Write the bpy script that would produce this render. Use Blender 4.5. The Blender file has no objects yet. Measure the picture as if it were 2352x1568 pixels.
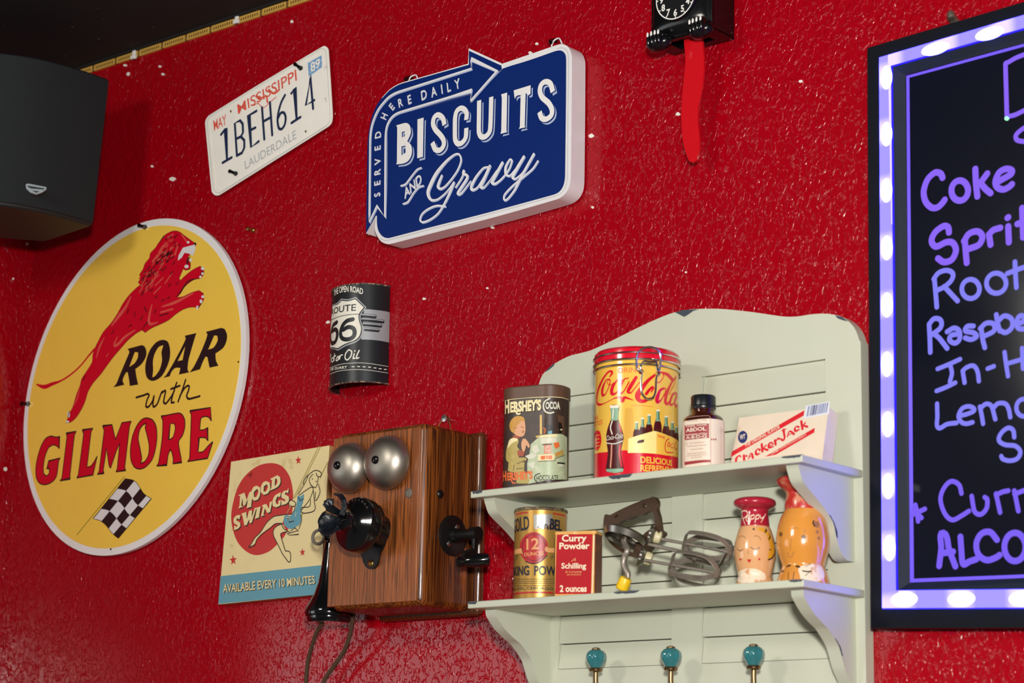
import bpy, bmesh, math, random
from math import sin, cos, pi, sqrt, radians
from mathutils import Vector, Matrix
from mathutils.geometry import delaunay_2d_cdt
random.seed(4)
S = bpy.context.scene
COL = S.collection

# ---------------------------------------------------------------- camera
FPX = 4860.0                       # focal length in pixels of the 2352 x 1568 frame
yaw, pitch, roll = radians(-40.6), radians(12.9), radians(1.23)
CAM = Vector((0, -2.34, 1.45))
DV = Vector((sin(yaw)*cos(pitch), cos(yaw)*cos(pitch), sin(pitch)))
_r = DV.cross(Vector((0, 0, 1))).normalized(); _u = _r.cross(DV)
RV = _r*cos(roll)+_u*sin(roll); UV = _u*cos(roll)-_r*sin(roll)
cd = bpy.data.cameras.new('camera'); cam = bpy.data.objects.new('camera', cd); COL.objects.link(cam)
cam.matrix_world = Matrix(((RV.x, UV.x, -DV.x, CAM.x), (RV.y, UV.y, -DV.y, CAM.y), (RV.z, UV.z, -DV.z, CAM.z), (0, 0, 0, 1)))
cd.sensor_width = 36; cd.lens = FPX/2352*36; cd.clip_start = .05; cd.clip_end = 60
cd.dof.use_dof = True; cd.dof.focus_distance = 3.2; cd.dof.aperture_fstop = 7.1
S.camera = cam

# ---------------------------------------------------------------- world, lamps, exposure
w = bpy.data.worlds.new('world'); S.world = w; w.use_nodes = True
w.node_tree.nodes['Background'].inputs[0].default_value = (1.0, .93, .86, 1)
w.node_tree.nodes['Background'].inputs[1].default_value = .07
def area(name, loc, target, sx, sy, power, col):
    l = bpy.data.lights.new(name, 'AREA'); l.shape = 'RECTANGLE'; l.size = sx; l.size_y = sy; l.energy = power; l.color = col
    o = bpy.data.objects.new(name, l); COL.objects.link(o); o.location = loc
    o.rotation_euler = (Vector(target)-Vector(loc)).to_track_quat('-Z', 'Y').to_euler(); return o
area('flash_lamp', (.10, -2.42, 1.80), (-1.05, 0, 1.95), .16, .16, 61, (1, .965, .91)).data.spread = radians(170)
area('left_fill_light', (-2.2, -2.7, 2.80), (-2.5, 0, 2.0), .50, .50, 27, (1, .95, .86))  # unseen fill light, added to brighten the signs on the left
area('window_daylight', (-6.7, -5.2, 1.62), (-6.7, 0, 1.62), 3.4, 1.7, 33, (.96, .98, 1))
area('window_daylight_right', (1.7, -3.3, 2.2), (-2.0, -.1, 1.9), .9, 1.3, 13, (.9, .95, 1))
S.view_settings.view_transform = 'Standard'; S.view_settings.look = 'None'
S.view_settings.exposure = 0.27; S.view_settings.gamma = 1.0; S.view_settings.use_curve_mapping = False

# ---------------------------------------------------------------- pixels to places
def ray(px, py): return DV*FPX+RV*(px-1176)-UV*(py-784)
def at(px, py, y=0.0):
    v = ray(px, py); return CAM+v*((y-CAM.y)/v.y)
def atx(px, py, x):
    v = ray(px, py); return CAM+v*((x-CAM.x)/v.x)
def Z(ox, oy, s, dy=0): return lambda *pts: [(ox+a/s, oy+(b+dy)/s) for a, b in pts]

class Plane:
    def __init__(s, O, U, V, N): s.O, s.U, s.V, s.N = Vector(O), Vector(U), Vector(V), Vector(N); s.curved = False
    def uv(s, px, py):
        v = ray(px, py); t = (s.O-CAM).dot(s.N)/v.dot(s.N); q = CAM+v*t-s.O
        return (q.dot(s.U), q.dot(s.V))
    def pt(s, u, v, h=0): return s.O+s.U*u+s.V*v+s.N*h
def front(y): return Plane((0, y, 0), (1, 0, 0), (0, 0, 1), (0, -1, 0))
def side(x): return Plane((x, 0, 0), (0, 1, 0), (0, 0, 1), (1, 0, 0))

class Prof:
    """upright extrusion of a closed outline (a along U, b towards the room)"""
    def __init__(s, O, prof, U=(1, 0, 0), V=(0, 0, 1)):
        s.O = Vector(O); s.U = Vector(U); s.V = Vector(V); s.N = s.U.cross(s.V)
        s.p = prof; s.L = [0.0]; s.curved = True
        for i in range(len(prof)):
            a, b = prof[i], prof[(i+1) % len(prof)]; s.L.append(s.L[-1]+math.hypot(b[0]-a[0], b[1]-a[1]))
    def uv(s, px, py):
        v = ray(px, py); c = CAM-s.O
        cx, cy, vx, vy = c.dot(s.U), c.dot(s.N), v.dot(s.U), v.dot(s.N); best = None; near = None
        n = len(s.p)
        for i in range(n):
            a, b = s.p[i], s.p[(i+1) % n]; ex, ey = b[0]-a[0], b[1]-a[1]
            den = vx*ey-vy*ex
            if abs(den) < 1e-12: continue
            t = ((a[0]-cx)*ey-(a[1]-cy)*ex)/den; k = ((a[0]-cx)*vy-(a[1]-cy)*vx)/den
            if -1e-6 <= k <= 1+1e-6 and t > 0 and (best is None or t < best[0]): best = (t, s.L[i]+k*(s.L[i+1]-s.L[i]))
        if best is None:                                  # beside the outline: the nearest tangent point
            for i in range(n):
                a = s.p[i]; t = ((a[0]-cx)*vx+(a[1]-cy)*vy)/(vx*vx+vy*vy)
                dd = math.hypot(a[0]-cx-vx*t, a[1]-cy-vy*t)
                if near is None or dd < near[0]: near = (dd, t, s.L[i])
            best = near[1:]
        q = c+v*best[0]; return (best[1], q.dot(s.V))
    def pt(s, u, v, h=0):
        T = s.L[-1]; u %= T; v = max(v, 0)
        lo, hi = 0, len(s.p)
        while hi-lo > 1:
            m = (lo+hi)//2
            if s.L[m] <= u: lo = m
            else: hi = m
        i = lo; n = len(s.p); a, b = s.p[i], s.p[(i+1) % n]; k = (u-s.L[i])/max(1e-9, s.L[i+1]-s.L[i])
        x, y = a[0]+(b[0]-a[0])*k, a[1]+(b[1]-a[1])*k
        if h:
            def nr(j):
                p, q = s.p[(j-1) % n], s.p[(j+1) % n]; d = Vector((q[0]-p[0], q[1]-p[1])).normalized(); return Vector((d.y, -d.x))
            nn = nr(i).lerp(nr((i+1) % n), k); nn.normalize(); x += nn.x*h*s.sg(); y += nn.y*h*s.sg()
        return s.O+s.U*x+s.N*y+s.V*v
    def sg(s):
        if not hasattr(s, '_sg'):
            A = sum(s.p[i-1][0]*s.p[i][1]-s.p[i][0]*s.p[i-1][1] for i in range(len(s.p))); s._sg = 1 if A > 0 else -1
        return s._sg
def circle(r, n=96): return [(r*cos(2*pi*i/n-pi/2), r*sin(2*pi*i/n-pi/2)) for i in range(n)]
def rrect(w, d, r, n=10):
    o = []
    for cx, cy, a0 in ((w/2-r, d/2-r, 0), (-w/2+r, d/2-r, pi/2), (-w/2+r, -d/2+r, pi), (w/2-r, -d/2+r, 1.5*pi)):
        for i in range(n+1): o.append((cx+r*cos(a0+pi/2*i/n), cy+r*sin(a0+pi/2*i/n)))
    out = []
    for i in range(len(o)):
        a, b = o[i], o[(i+1) % len(o)]; m = max(1, int(math.hypot(b[0]-a[0], b[1]-a[1])/.004))
        out += [(a[0]+(b[0]-a[0])*j/m, a[1]+(b[1]-a[1])*j/m) for j in range(m)]
    k = min(range(len(out)), key=lambda i: abs(out[i][0])+(9 if out[i][1] > 0 else 0)); return out[k:]+out[:k]
class Rev:
    """surface of revolution about an upright axis, radius given by a profile [(r, z)]"""
    def __init__(s, O, prof): s.O = Vector(O); s.p = prof; s.curved = True
    def r(s, z):
        p = s.p
        if z <= p[0][1]: return p[0][0]
        for (r0, z0), (r1, z1) in zip(p, p[1:]):
            if z0 <= z <= z1: return r0+(r1-r0)*(z-z0)/max(1e-9, z1-z0)
        return p[-1][0]
    def uv(s, px, py):
        v = ray(px, py); c = CAM-s.O; a = v.x*v.x+v.y*v.y; b = c.x*v.x+c.y*v.y; z = None; t = -b/a
        for _ in range(12):
            z = c.z+v.z*t; rr = s.r(z); disc = b*b-a*(c.x*c.x+c.y*c.y-rr*rr); t = (-b-sqrt(max(0, disc)))/a
        q = c+v*t; return (math.atan2(q.x, -q.y)*.03, q.z)
    def pt(s, u, v, h=0):
        a = u/.03; rr = s.r(v)+h; return s.O+Vector((rr*sin(a), -rr*cos(a), v))

# ---------------------------------------------------------------- materials
def lin(c):
    if isinstance(c, str): c = [int(c[i:i+2], 16)/255 for i in (0, 2, 4)]
    else: c = [x/255 for x in c]
    return tuple(x/12.92 if x <= .04045 else ((x+.055)/1.055)**2.4 for x in c)
def mat(name, col, rough=.5, metal=0, vary=.06, vscale=30, bump=0, bscale=200, spec=.5, coat=0, emit=None, es=1, stretch=None, trans=0, eb=1):
    m = bpy.data.materials.new(name); m.use_nodes = True; nt = m.node_tree; N, L = nt.nodes, nt.links; b = N['Principled BSDF']
    c = lin(col); b.inputs['Roughness'].default_value = rough; b.inputs['Metallic'].default_value = metal
    b.inputs['Specular IOR Level'].default_value = spec; b.inputs['Coat Weight'].default_value = coat
    b.inputs['Transmission Weight'].default_value = trans
    tc = N.new('ShaderNodeTexCoord'); src = tc.outputs['Object']
    if stretch:
        mp = N.new('ShaderNodeMapping'); mp.inputs['Scale'].default_value = stretch; L.new(src, mp.inputs[0]); src = mp.outputs[0]
    no = N.new('ShaderNodeTexNoise'); no.inputs['Scale'].default_value = vscale; no.inputs['Detail'].default_value = 4; L.new(src, no.inputs['Vector'])
    mx = N.new('ShaderNodeMix'); mx.data_type = 'RGBA'
    mx.inputs[6].default_value = (*[x*(1-vary) for x in c], 1); mx.inputs[7].default_value = (*[min(1, x*(1+vary)) for x in c], 1)
    L.new(no.outputs['Fac'], mx.inputs[0]); L.new(mx.outputs[2], b.inputs['Base Color'])
    if bump:
        n2 = N.new('ShaderNodeTexNoise'); n2.inputs['Scale'].default_value = bscale; n2.inputs['Detail'].default_value = 3; L.new(src, n2.inputs['Vector'])
        bp = N.new('ShaderNodeBump'); bp.inputs['Strength'].default_value = bump; bp.inputs['Distance'].default_value = .002
        L.new(n2.outputs['Fac'], bp.inputs['Height']); L.new(bp.outputs[0], b.inputs['Normal'])
    if emit is not None:
        e = lin(emit); b.inputs['Emission Color'].default_value = (e[0], e[1], e[2]*eb, 1); b.inputs['Emission Strength'].default_value = es
    m.diffuse_color = (*c, 1); return m
def wear(name, col, col2, thr=.6, scale=60, rough=.5, metal=0, stretch=None, soft=.04, **k):
    """a paint with worn patches of a second colour"""
    m = mat(name, col, rough, metal, **k); nt = m.node_tree; N, L = nt.nodes, nt.links; b = N['Principled BSDF']
    src = N['Texture Coordinate'].outputs['Object']
    if stretch:
        mp = N.new('ShaderNodeMapping'); mp.inputs['Scale'].default_value = stretch; L.new(src, mp.inputs[0]); src = mp.outputs[0]
    no = N.new('ShaderNodeTexNoise'); no.inputs['Scale'].default_value = scale; no.inputs['Detail'].default_value = 6; no.inputs['Roughness'].default_value = .65
    L.new(src, no.inputs['Vector']); rp = N.new('ShaderNodeMapRange'); rp.inputs['From Min'].default_value = thr; rp.inputs['From Max'].default_value = thr+soft
    L.new(no.outputs['Fac'], rp.inputs['Value']); mx = N.new('ShaderNodeMix'); mx.data_type = 'RGBA'
    old = b.inputs['Base Color'].links[0].from_socket; L.new(old, mx.inputs[6]); mx.inputs[7].default_value = (*lin(col2), 1)
    L.new(rp.outputs[0], mx.inputs[0]); L.new(mx.outputs[2], b.inputs['Base Color']); return m
def wood(name, c1, c2, c3, axis='Z', rough=.35, coat=.3, scale=1.0):
    m = mat(name, c1, rough, coat=coat); nt = m.node_tree; N, L = nt.nodes, nt.links; b = N['Principled BSDF']
    sc = {'Z': (620, 620, 16), 'X': (16, 620, 620)}[axis]
    mp = N.new('ShaderNodeMapping'); mp.inputs['Scale'].default_value = [x*scale for x in sc]; L.new(N['Texture Coordinate'].outputs['Object'], mp.inputs[0])
    n1 = N.new('ShaderNodeTexNoise'); n1.inputs['Scale'].default_value = 1; n1.inputs['Detail'].default_value = 5; n1.inputs['Distortion'].default_value = .6; L.new(mp.outputs[0], n1.inputs['Vector'])
    n2 = N.new('ShaderNodeTexNoise'); n2.inputs['Scale'].default_value = .10; n2.inputs['Detail'].default_value = 3; L.new(mp.outputs[0], n2.inputs['Vector'])
    r1 = N.new('ShaderNodeValToRGB'); e = r1.color_ramp.elements
    e[0].position = .41; e[0].color = (*lin(c3), 1); e[1].position = .57; e[1].color = (*lin(c1), 1); L.new(n1.outputs['Fac'], r1.inputs[0])
    r2 = N.new('ShaderNodeMapRange'); r2.inputs['From Min'].default_value = .42; r2.inputs['From Max'].default_value = .68; L.new(n2.outputs['Fac'], r2.inputs['Value'])
    mx = N.new('ShaderNodeMix'); mx.data_type = 'RGBA'; L.new(r2.outputs[0], mx.inputs[0]); L.new(r1.outputs[0], mx.inputs[6]); mx.inputs[7].default_value = (*lin(c2), 1)
    L.new(mx.outputs[2], b.inputs['Base Color'])
    bp = N.new('ShaderNodeBump'); bp.inputs['Strength'].default_value = .15; bp.inputs['Distance'].default_value = .001
    L.new(n1.outputs['Fac'], bp.inputs['Height']); L.new(bp.outputs[0], b.inputs['Normal']); return m

def wall_mat():
    m = bpy.data.materials.new('red_textured_paint'); m.use_nodes = True; nt = m.node_tree; N, L = nt.nodes, nt.links; b = N['Principled BSDF']
    tc = N.new('ShaderNodeTexCoord'); src = tc.outputs['Object']
    no = N.new('ShaderNodeTexNoise'); no.inputs['Scale'].default_value = 3; L.new(src, no.inputs['Vector'])
    mx = N.new('ShaderNodeMix'); mx.data_type = 'RGBA'; mx.inputs[6].default_value = (.315, .0002, .0052, 1); mx.inputs[7].default_value = (.350, .0003, .0068, 1)
    L.new(no.outputs['Fac'], mx.inputs[0]); L.new(mx.outputs[2], b.inputs['Base Color'])
    b.inputs['Roughness'].default_value = .11; b.inputs['Specular IOR Level'].default_value = .42
    n1 = N.new('ShaderNodeTexNoise'); n1.inputs['Scale'].default_value = 140; n1.inputs['Detail'].default_value = 2.5; n1.inputs['Distortion'].default_value = .5; mpw = N.new('ShaderNodeMapping'); mpw.inputs['Scale'].default_value = (1, 1, .65); L.new(src, mpw.inputs[0]); L.new(mpw.outputs[0], n1.inputs['Vector'])
    r1 = N.new('ShaderNodeMapRange'); r1.interpolation_type = 'SMOOTHSTEP'; r1.inputs['From Min'].default_value = .47; r1.inputs['From Max'].default_value = .575; L.new(n1.outputs['Fac'], r1.inputs['Value'])
    n2 = N.new('ShaderNodeTexNoise'); n2.inputs['Scale'].default_value = 380; n2.inputs['Detail'].default_value = 3; L.new(src, n2.inputs['Vector'])
    ad = N.new('ShaderNodeMath'); ad.operation = 'MULTIPLY_ADD'; L.new(n2.outputs['Fac'], ad.inputs[0]); ad.inputs[1].default_value = .14; L.new(r1.outputs[0], ad.inputs[2])
    bp = N.new('ShaderNodeBump'); bp.inputs['Strength'].default_value = .66; bp.inputs['Distance'].default_value = .0012
    L.new(ad.outputs[0], bp.inputs['Height']); L.new(bp.outputs[0], b.inputs['Normal']); return m

# ---------------------------------------------------------------- mesh builder
def cr(pts, n=6, closed=False):
    """Catmull-Rom through the points; tangents kept to the shorter neighbour so that long edges stay straight"""
    m = len(pts); out = []
    if m < 3: return list(pts)
    P = [tuple(p) for p in pts]; ds = lambda a, b: max(1e-9, math.dist(a, b))
    for i in range(m if closed else m-1):
        g = (lambda j: P[j % m]) if closed else (lambda j: P[min(max(j, 0), m-1)])
        p0, p1, p2, p3 = g(i-1), g(i), g(i+1), g(i+2); d0, d1, d2 = ds(p0, p1), ds(p1, p2), ds(p2, p3)
        end0, end3 = (not closed and i == 0), (not closed and i == m-2)
        k1, k2 = min(d0, d1)/ds(p0, p2), min(d1, d2)/ds(p1, p3)
        t1 = [c-b if end0 else (c-a)*k1 for a, b, c in zip(p0, p1, p2)]
        t2 = [b-a if end3 else (c-a)*k2 for a, b, c in zip(p1, p2, p3)]
        for k in range(n):
            t = k/n; h1 = 2*t**3-3*t*t+1; h2 = t**3-2*t*t+t; h3 = 1-h1; h4 = t**3-t*t
            out.append(tuple(h1*b+h2*u+h3*c+h4*v for b, c, u, v in zip(p1, p2, t1, t2)))
    if not closed: out.append(P[-1])
    return out
def soft(lp, n=4, lim=52):
    """round the gentle bends of a closed outline, keep its sharp corners"""
    m = len(lp); cor = []
    for i in range(m):
        a, b, c = lp[i-1], lp[i], lp[(i+1) % m]; t = math.degrees(abs((math.atan2(c[1]-b[1], c[0]-b[0])-math.atan2(b[1]-a[1], b[0]-a[0])+pi) % (2*pi)-pi))
        cor.append(t > lim)
    if not any(cor): return cr(lp, n, True)
    k = cor.index(True); q = lp[k:]+lp[:k]; cc = cor[k:]+cor[:k]; out = []; run = [q[0]]
    for p, f in zip(q[1:]+[q[0]], cc[1:]+[True]):
        run.append(p)
        if f: out += cr(run, n)[:-1] if len(run) > 2 else run[:-1]; run = [p]
    return out
def ell(cx, cy, rx, ry, rot=0, n=40):
    return [(cx+rx*cos(2*pi*i/n)*cos(rot)-ry*sin(2*pi*i/n)*sin(rot), cy+rx*cos(2*pi*i/n)*sin(rot)+ry*sin(2*pi*i/n)*cos(rot)) for i in range(n)]
_tc = {}
def text_mesh(s, bold=0, shear=0):
    k = (s, bold, shear)
    if k not in _tc:
        c = bpy.data.curves.new('t', 'FONT'); c.body = s; c.size = 1; c.offset = bold; c.resolution_u = 3; c.shear = shear
        o = bpy.data.objects.new('t', c); COL.objects.link(o); me = bpy.data.meshes.new_from_object(o)
        _tc[k] = ([(v.co.x, v.co.y) for v in me.vertices], [tuple(p.vertices) for p in me.polygons])
        bpy.data.objects.remove(o); bpy.data.curves.remove(c); bpy.data.meshes.remove(me)
    return _tc[k]
CAPH = max(y for x, y in text_mesh('H')[0])
class MB:
    def __init__(s): s.v, s.f, s.mi, s.sm, s.mats, s.k = [], [], [], [], [], 0
    def add(s, vs, fs, m, smooth=False):
        if m not in s.mats: s.mats.append(m)
        k = s.mats.index(m); o = len(s.v); s.v += [Vector(v) for v in vs]
        for f in fs: s.f.append([o+i for i in f]); s.mi.append(k); s.sm.append(smooth)
        return s
    def box(s, x0, x1, y0, y1, z0, z1, m):
        vs = [(x, y, z) for z in (z0, z1) for y in (y0, y1) for x in (x0, x1)]
        return s.add(vs, [(0, 2, 3, 1), (4, 5, 7, 6), (0, 1, 5, 4), (2, 6, 7, 3), (0, 4, 6, 2), (1, 3, 7, 5)], m)
    def surf2d(s, surf, vs, fs, m, h, maxlen=None):
        if maxlen is None and getattr(surf, 'curved', False): maxlen = .004
        if maxlen:
            bm = bmesh.new(); bv = [bm.verts.new((q[0], q[1], q[2] if len(q) > 2 else 0)) for q in vs]
            for f in fs:
                try: bm.faces.new([bv[i] for i in f])
                except ValueError: pass
            bmesh.ops.triangulate(bm, faces=bm.faces[:])
            for _ in range(6):
                es = [e for e in bm.edges if (e.verts[0].co.xy-e.verts[1].co.xy).length > maxlen]
                if not es: break
                bmesh.ops.subdivide_edges(bm, edges=es, cuts=1); bmesh.ops.triangulate(bm, faces=[f for f in bm.faces if len(f.verts) > 3])
            bm.verts.index_update(); vs = [(v.co.x, v.co.y, v.co.z) for v in bm.verts]; fs = [[v.index for v in f.verts] for f in bm.faces]; bm.free()
        fs2 = []
        for f in fs:                                        # face outwards
            a = sum(vs[f[i-1]][0]*vs[f[i]][1]-vs[f[i]][0]*vs[f[i-1]][1] for i in range(len(f)))
            fs2.append(f if a > 0 else list(reversed(f)))
        s.k += 1; h += 1.2e-5*(s.k % 12)                    # each coat of paint lies a hair above the one before
        return s.add([surf.pt(q[0], q[1], h+(q[2] if len(q) > 2 else 0)) for q in vs], fs2, m, getattr(surf, 'curved', False))
    def tri(s, loops):
        vs, es = [], []
        for lp in loops:
            o = len(vs); vs += [Vector(p) for p in lp]; es += [(o+i, o+(i+1) % len(lp)) for i in range(len(lp))]
        r = delaunay_2d_cdt(vs, es, [], 0, 1e-7); out = []
        for f in r[2]:
            c = sum((r[0][i] for i in f), Vector((0, 0)))/len(f); odd = False
            for lp in loops:
                for (x0, y0), (x1, y1) in zip(lp, lp[1:]+lp[:1]):
                    if (y0 > c.y) != (y1 > c.y) and c.x < x0+(c.y-y0)/(y1-y0)*(x1-x0): odd = not odd
            if odd: out.append(list(f))
        return [tuple(v) for v in r[0]], out
    def poly(s, surf, loops, m, h=.0003, px=True, maxlen=None):
        """flat paint: one outline, further loops are holes"""
        if not isinstance(loops[0], list): loops = [loops]
        if px: loops = [[surf.uv(*p) for p in lp] for lp in loops]
        vs, fs = s.tri(loops); return s.surf2d(surf, vs, fs, m, h, maxlen)
    def prism(s, surf, loops, m, h0, h1, px=True, m_side=None):
        if not isinstance(loops[0], list): loops = [loops]
        if px: loops = [[surf.uv(*p) for p in lp] for lp in loops]
        vs, fs = s.tri(loops); s.k = -1; s.surf2d(surf, vs, fs, m, h1)
        s.k = -1; s.surf2d(surf, vs, fs, m, h0)
        for i in range(len(fs)): s.f[-1-i].reverse()
        for j, lp in enumerate(loops):
            n = len(lp); A = sum(lp[i-1][0]*lp[i][1]-lp[i][0]*lp[i-1][1] for i in range(n)); rev = (A < 0) != (j > 0)
            q = list(reversed(lp)) if rev else lp
            s.add([surf.pt(u, v, h) for h in (h0, h1) for u, v in q], [(i, (i+1) % n, n+(i+1) % n, n+i) for i in range(n)], m_side or m)
        return s
    def stroke(s, surf, pts, wd, m, h=.0003, closed=False, smooth=6, px=True, caps=True):
        """a painted line; wd in photo pixels (one number, or one per point)"""
        if px:
            ws = wd if isinstance(wd, (list, tuple)) else [wd]*len(pts)
            p3 = [(p[0], p[1], q) for p, q in zip(pts, ws)]
            if smooth and len(pts) > 2: p3 = cr(p3, smooth, closed)
            q0 = surf.pt(*surf.uv(*pts[0])); k = (q0-CAM).dot(DV)/FPX
            P = [(*surf.uv(a, b), max(.3, c)*k) for a, b, c in p3]
        else: P = [(a, b, wd) for a, b in (cr(pts, smooth, closed) if smooth and len(pts) > 2 else pts)]
        Q = [P[0]]
        for p in P[1:]:
            if math.hypot(p[0]-Q[-1][0], p[1]-Q[-1][1]) > 1e-6: Q.append(p)
        P = Q; n = len(P)
        if n < 2: return s
        vs = []
        for i in range(n):
            a = P[i-1] if (i or closed) else P[i]; b = P[(i+1) % n] if (i < n-1 or closed) else P[i]
            d = Vector((b[0]-a[0], b[1]-a[1]))
            if d.length < 1e-9: d = Vector((1, 0))
            d.normalize(); k = 1.0
            if 0 < i < n-1 or closed:
                e = Vector((P[i][0]-a[0], P[i][1]-a[1])).normalized(); k = 1/max(.5, abs(e.dot(d)))
            wv = P[i][2]/2*k; vs += [(P[i][0]-d.y*wv, P[i][1]+d.x*wv), (P[i][0]+d.y*wv, P[i][1]-d.x*wv)]
        fs = [(2*i, 2*i+1, (2*i+3) % (2*n), (2*i+2) % (2*n)) for i in range(n if closed else n-1)]
        if caps and not closed:
            for i, j in ((0, 1), (n-1, n-2)):
                c, d = P[i], P[j]; a0 = math.atan2(c[1]-d[1], c[0]-d[0]); o = len(vs)
                vs += [(c[0]+c[2]/2*cos(a0-pi/2+pi*k/8), c[1]+c[2]/2*sin(a0-pi/2+pi*k/8)) for k in range(9)]
                fs.append(tuple(range(o, o+9)))
        N2 = len(vs); vs = [(a, b, 6e-5*min(i, 2*n)/(2*n)) for i, (a, b) in enumerate(vs)]
        return s.surf2d(surf, vs, fs, m, h)
    def text(s, surf, t, quad, m, h=.0003, bold=0, shear=0, px=True, arc=0):
        """lettering fitted to the quad TL, TR, BR, BL of its capital height"""
        vs, fs = text_mesh(t, bold, shear)
        if not vs: return s
        x0 = min(v[0] for v in vs); x1 = max(v[0] for v in vs)
        q = [surf.uv(*p) for p in quad] if px else quad; tl, tr, br, bl = q; out = []
        for x, y in vs:
            a = (x-x0)/(x1-x0); b = y/CAPH
            lo = (bl[0]+(br[0]-bl[0])*a, bl[1]+(br[1]-bl[1])*a); hi = (tl[0]+(tr[0]-tl[0])*a, tl[1]+(tr[1]-tl[1])*a)
            e = arc*4*a*(1-a); out.append((lo[0]+(hi[0]-lo[0])*b, lo[1]+(hi[1]-lo[1])*b+e))
        return s.surf2d(surf, *s.apart(out, fs), m, h)
    def apart(s, vs, fs):
        # emboldened outlines overlap at sharp joints: every facet at a height of its own
        o, f2 = [], []
        for i, f in enumerate(fs): f2.append(list(range(len(o), len(o)+len(f)))); o += [(vs[j][0], vs[j][1], 6e-6*(i % 9)) for j in f]
        return o, f2
    def letter(s, surf, ch, c, ang, hgt, m, h=.0003, bold=0, wx=1.0):
        """one letter, centre c in photo pixels, turned by ang in the surface"""
        vs, fs = text_mesh(ch, bold); x0 = min(v[0] for v in vs); x1 = max(v[0] for v in vs); cu = surf.uv(*c); o = []
        for x, y in vs:
            a = (x-(x0+x1)/2)/CAPH*hgt*wx; b = (y/CAPH-.5)*hgt; o.append((cu[0]+a*cos(ang)-b*sin(ang), cu[1]+a*sin(ang)+b*cos(ang)))
        return s.surf2d(surf, o, fs, m, h)
    def lathe(s, O, prof, m, axis=(0, 0, 1), seg=48, smooth=True, cap=True, wob=None):
        A = Vector(axis).normalized(); X = A.orthogonal().normalized(); Y = A.cross(X); O = Vector(O); vs = []
        for j, (r, z) in enumerate(prof):
            for i in range(seg):
                a = 2*pi*i/seg; rr = r*(wob(a, z) if wob else 1); vs.append(O+A*z+X*(rr*cos(a))+Y*(rr*sin(a)))
        n = len(prof); fs = [(j*seg+i, j*seg+(i+1) % seg, (j+1)*seg+(i+1) % seg, (j+1)*seg+i) for j in range(n-1) for i in range(seg)]
        if cap:
            if prof[0][0] > 1e-6: fs.append(tuple(reversed(range(seg))))
            if prof[-1][0] > 1e-6: fs.append(tuple(range((n-1)*seg, n*seg)))
        return s.add(vs, fs, m, smooth)
    def tube(s, pts, r, m, seg=12, closed=False, smooth=0):
        if smooth:
            rs = r if isinstance(r, (list, tuple)) else [r]*len(pts); q = cr([(*p, k) for p, k in zip(pts, rs)], smooth, closed); pts = [p[:3] for p in q]; r = [p[3] for p in q]
        P = [Vector(p) for p in pts]; n = len(P); rs = r if isinstance(r, (list, tuple)) else [r]*n; vs = []
        up = None
        for i in range(n):
            a = P[i-1] if (i or closed) else P[i]; b = P[(i+1) % n] if (i < n-1 or closed) else P[i]; d = (b-a).normalized()
            if up is None: up = d.orthogonal().normalized()
            up = (up-d*up.dot(d)).normalized(); y = d.cross(up)
            vs += [P[i]+up*(rs[i]*cos(2*pi*k/seg))+y*(rs[i]*sin(2*pi*k/seg)) for k in range(seg)]
        fs = [(i*seg+k, i*seg+(k+1) % seg, ((i+1) % n)*seg+(k+1) % seg, ((i+1) % n)*seg+k) for i in range(n if closed else n-1) for k in range(seg)]
        if not closed: fs += [tuple(reversed(range(seg))), tuple(range((n-1)*seg, n*seg))]
        return s.add(vs, fs, m, True)
    def band(s, pts, side, wd, th, m):
        """a flat metal band swept along pts; side = width direction"""
        P = [Vector(p) for p in pts]; n = len(P); W = Vector(side).normalized(); vs = []
        for i in range(n):
            d = (P[min(i+1, n-1)]-P[max(i-1, 0)]).normalized(); w = (W-d*W.dot(d)).normalized(); nn = d.cross(w)
            vs += [P[i]+w*wd/2+nn*th/2, P[i]-w*wd/2+nn*th/2, P[i]-w*wd/2-nn*th/2, P[i]+w*wd/2-nn*th/2]
        fs = [(i*4+k, i*4+(k+1) % 4, (i+1)*4+(k+1) % 4, (i+1)*4+k) for i in range(n-1) for k in range(4)]+[(3, 2, 1, 0), tuple(n*4-4+k for k in range(4))]
        return s.add(vs, fs, m)
    def sphere(s, c, r, m, sc=(1, 1, 1), seg=20, rings=12):
        c = Vector(c); vs = [c+Vector((r*sc[0]*sin(pi*j/rings)*cos(2*pi*i/seg), r*sc[1]*sin(pi*j/rings)*sin(2*pi*i/seg), r*sc[2]*cos(pi*j/rings))) for j in range(rings+1) for i in range(seg)]
        return s.add(vs, [(j*seg+i, (j+1)*seg+i, (j+1)*seg+(i+1) % seg, j*seg+(i+1) % seg) for j in range(rings) for i in range(seg)], m, True)
    def extr(s, P, m, z0, z1, inset=0, cap=True, smooth=True):
        """the outline of a Prof between two heights"""
        n = len(P.p); vs = [P.pt(P.L[i], z, inset or 0) for z in (z0, z1) for i in range(n)]
        fs = [(i, (i+1) % n, n+(i+1) % n, n+i) for i in range(n)]
        s.add(vs, fs, m, smooth)
        if cap: s.add(vs, [tuple(reversed(range(n))), tuple(range(n, 2*n))], m)
        return s
    def build(s, name, parent=None, bevel=0, seg=3, label=None, angle=35):
        me = bpy.data.meshes.new(name); o = bpy.data.objects.new(name, me); COL.objects.link(o)
        off = Vector((0, 0, 0)); q = parent
        while q is not None: off = off+q.location; q = q.parent
        if parent is None and s.v:
            lo = Vector([min(v[i] for v in s.v) for i in range(3)]); hi = Vector([max(v[i] for v in s.v) for i in range(3)])
            off = Vector(((lo.x+hi.x)/2, (lo.y+hi.y)/2, lo.z)); o.location = off
        me.from_pydata([v-off for v in s.v], [], s.f)
        for m in s.mats: me.materials.append(m)
        me.polygons.foreach_set('material_index', s.mi); me.polygons.foreach_set('use_smooth', s.sm)
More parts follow.
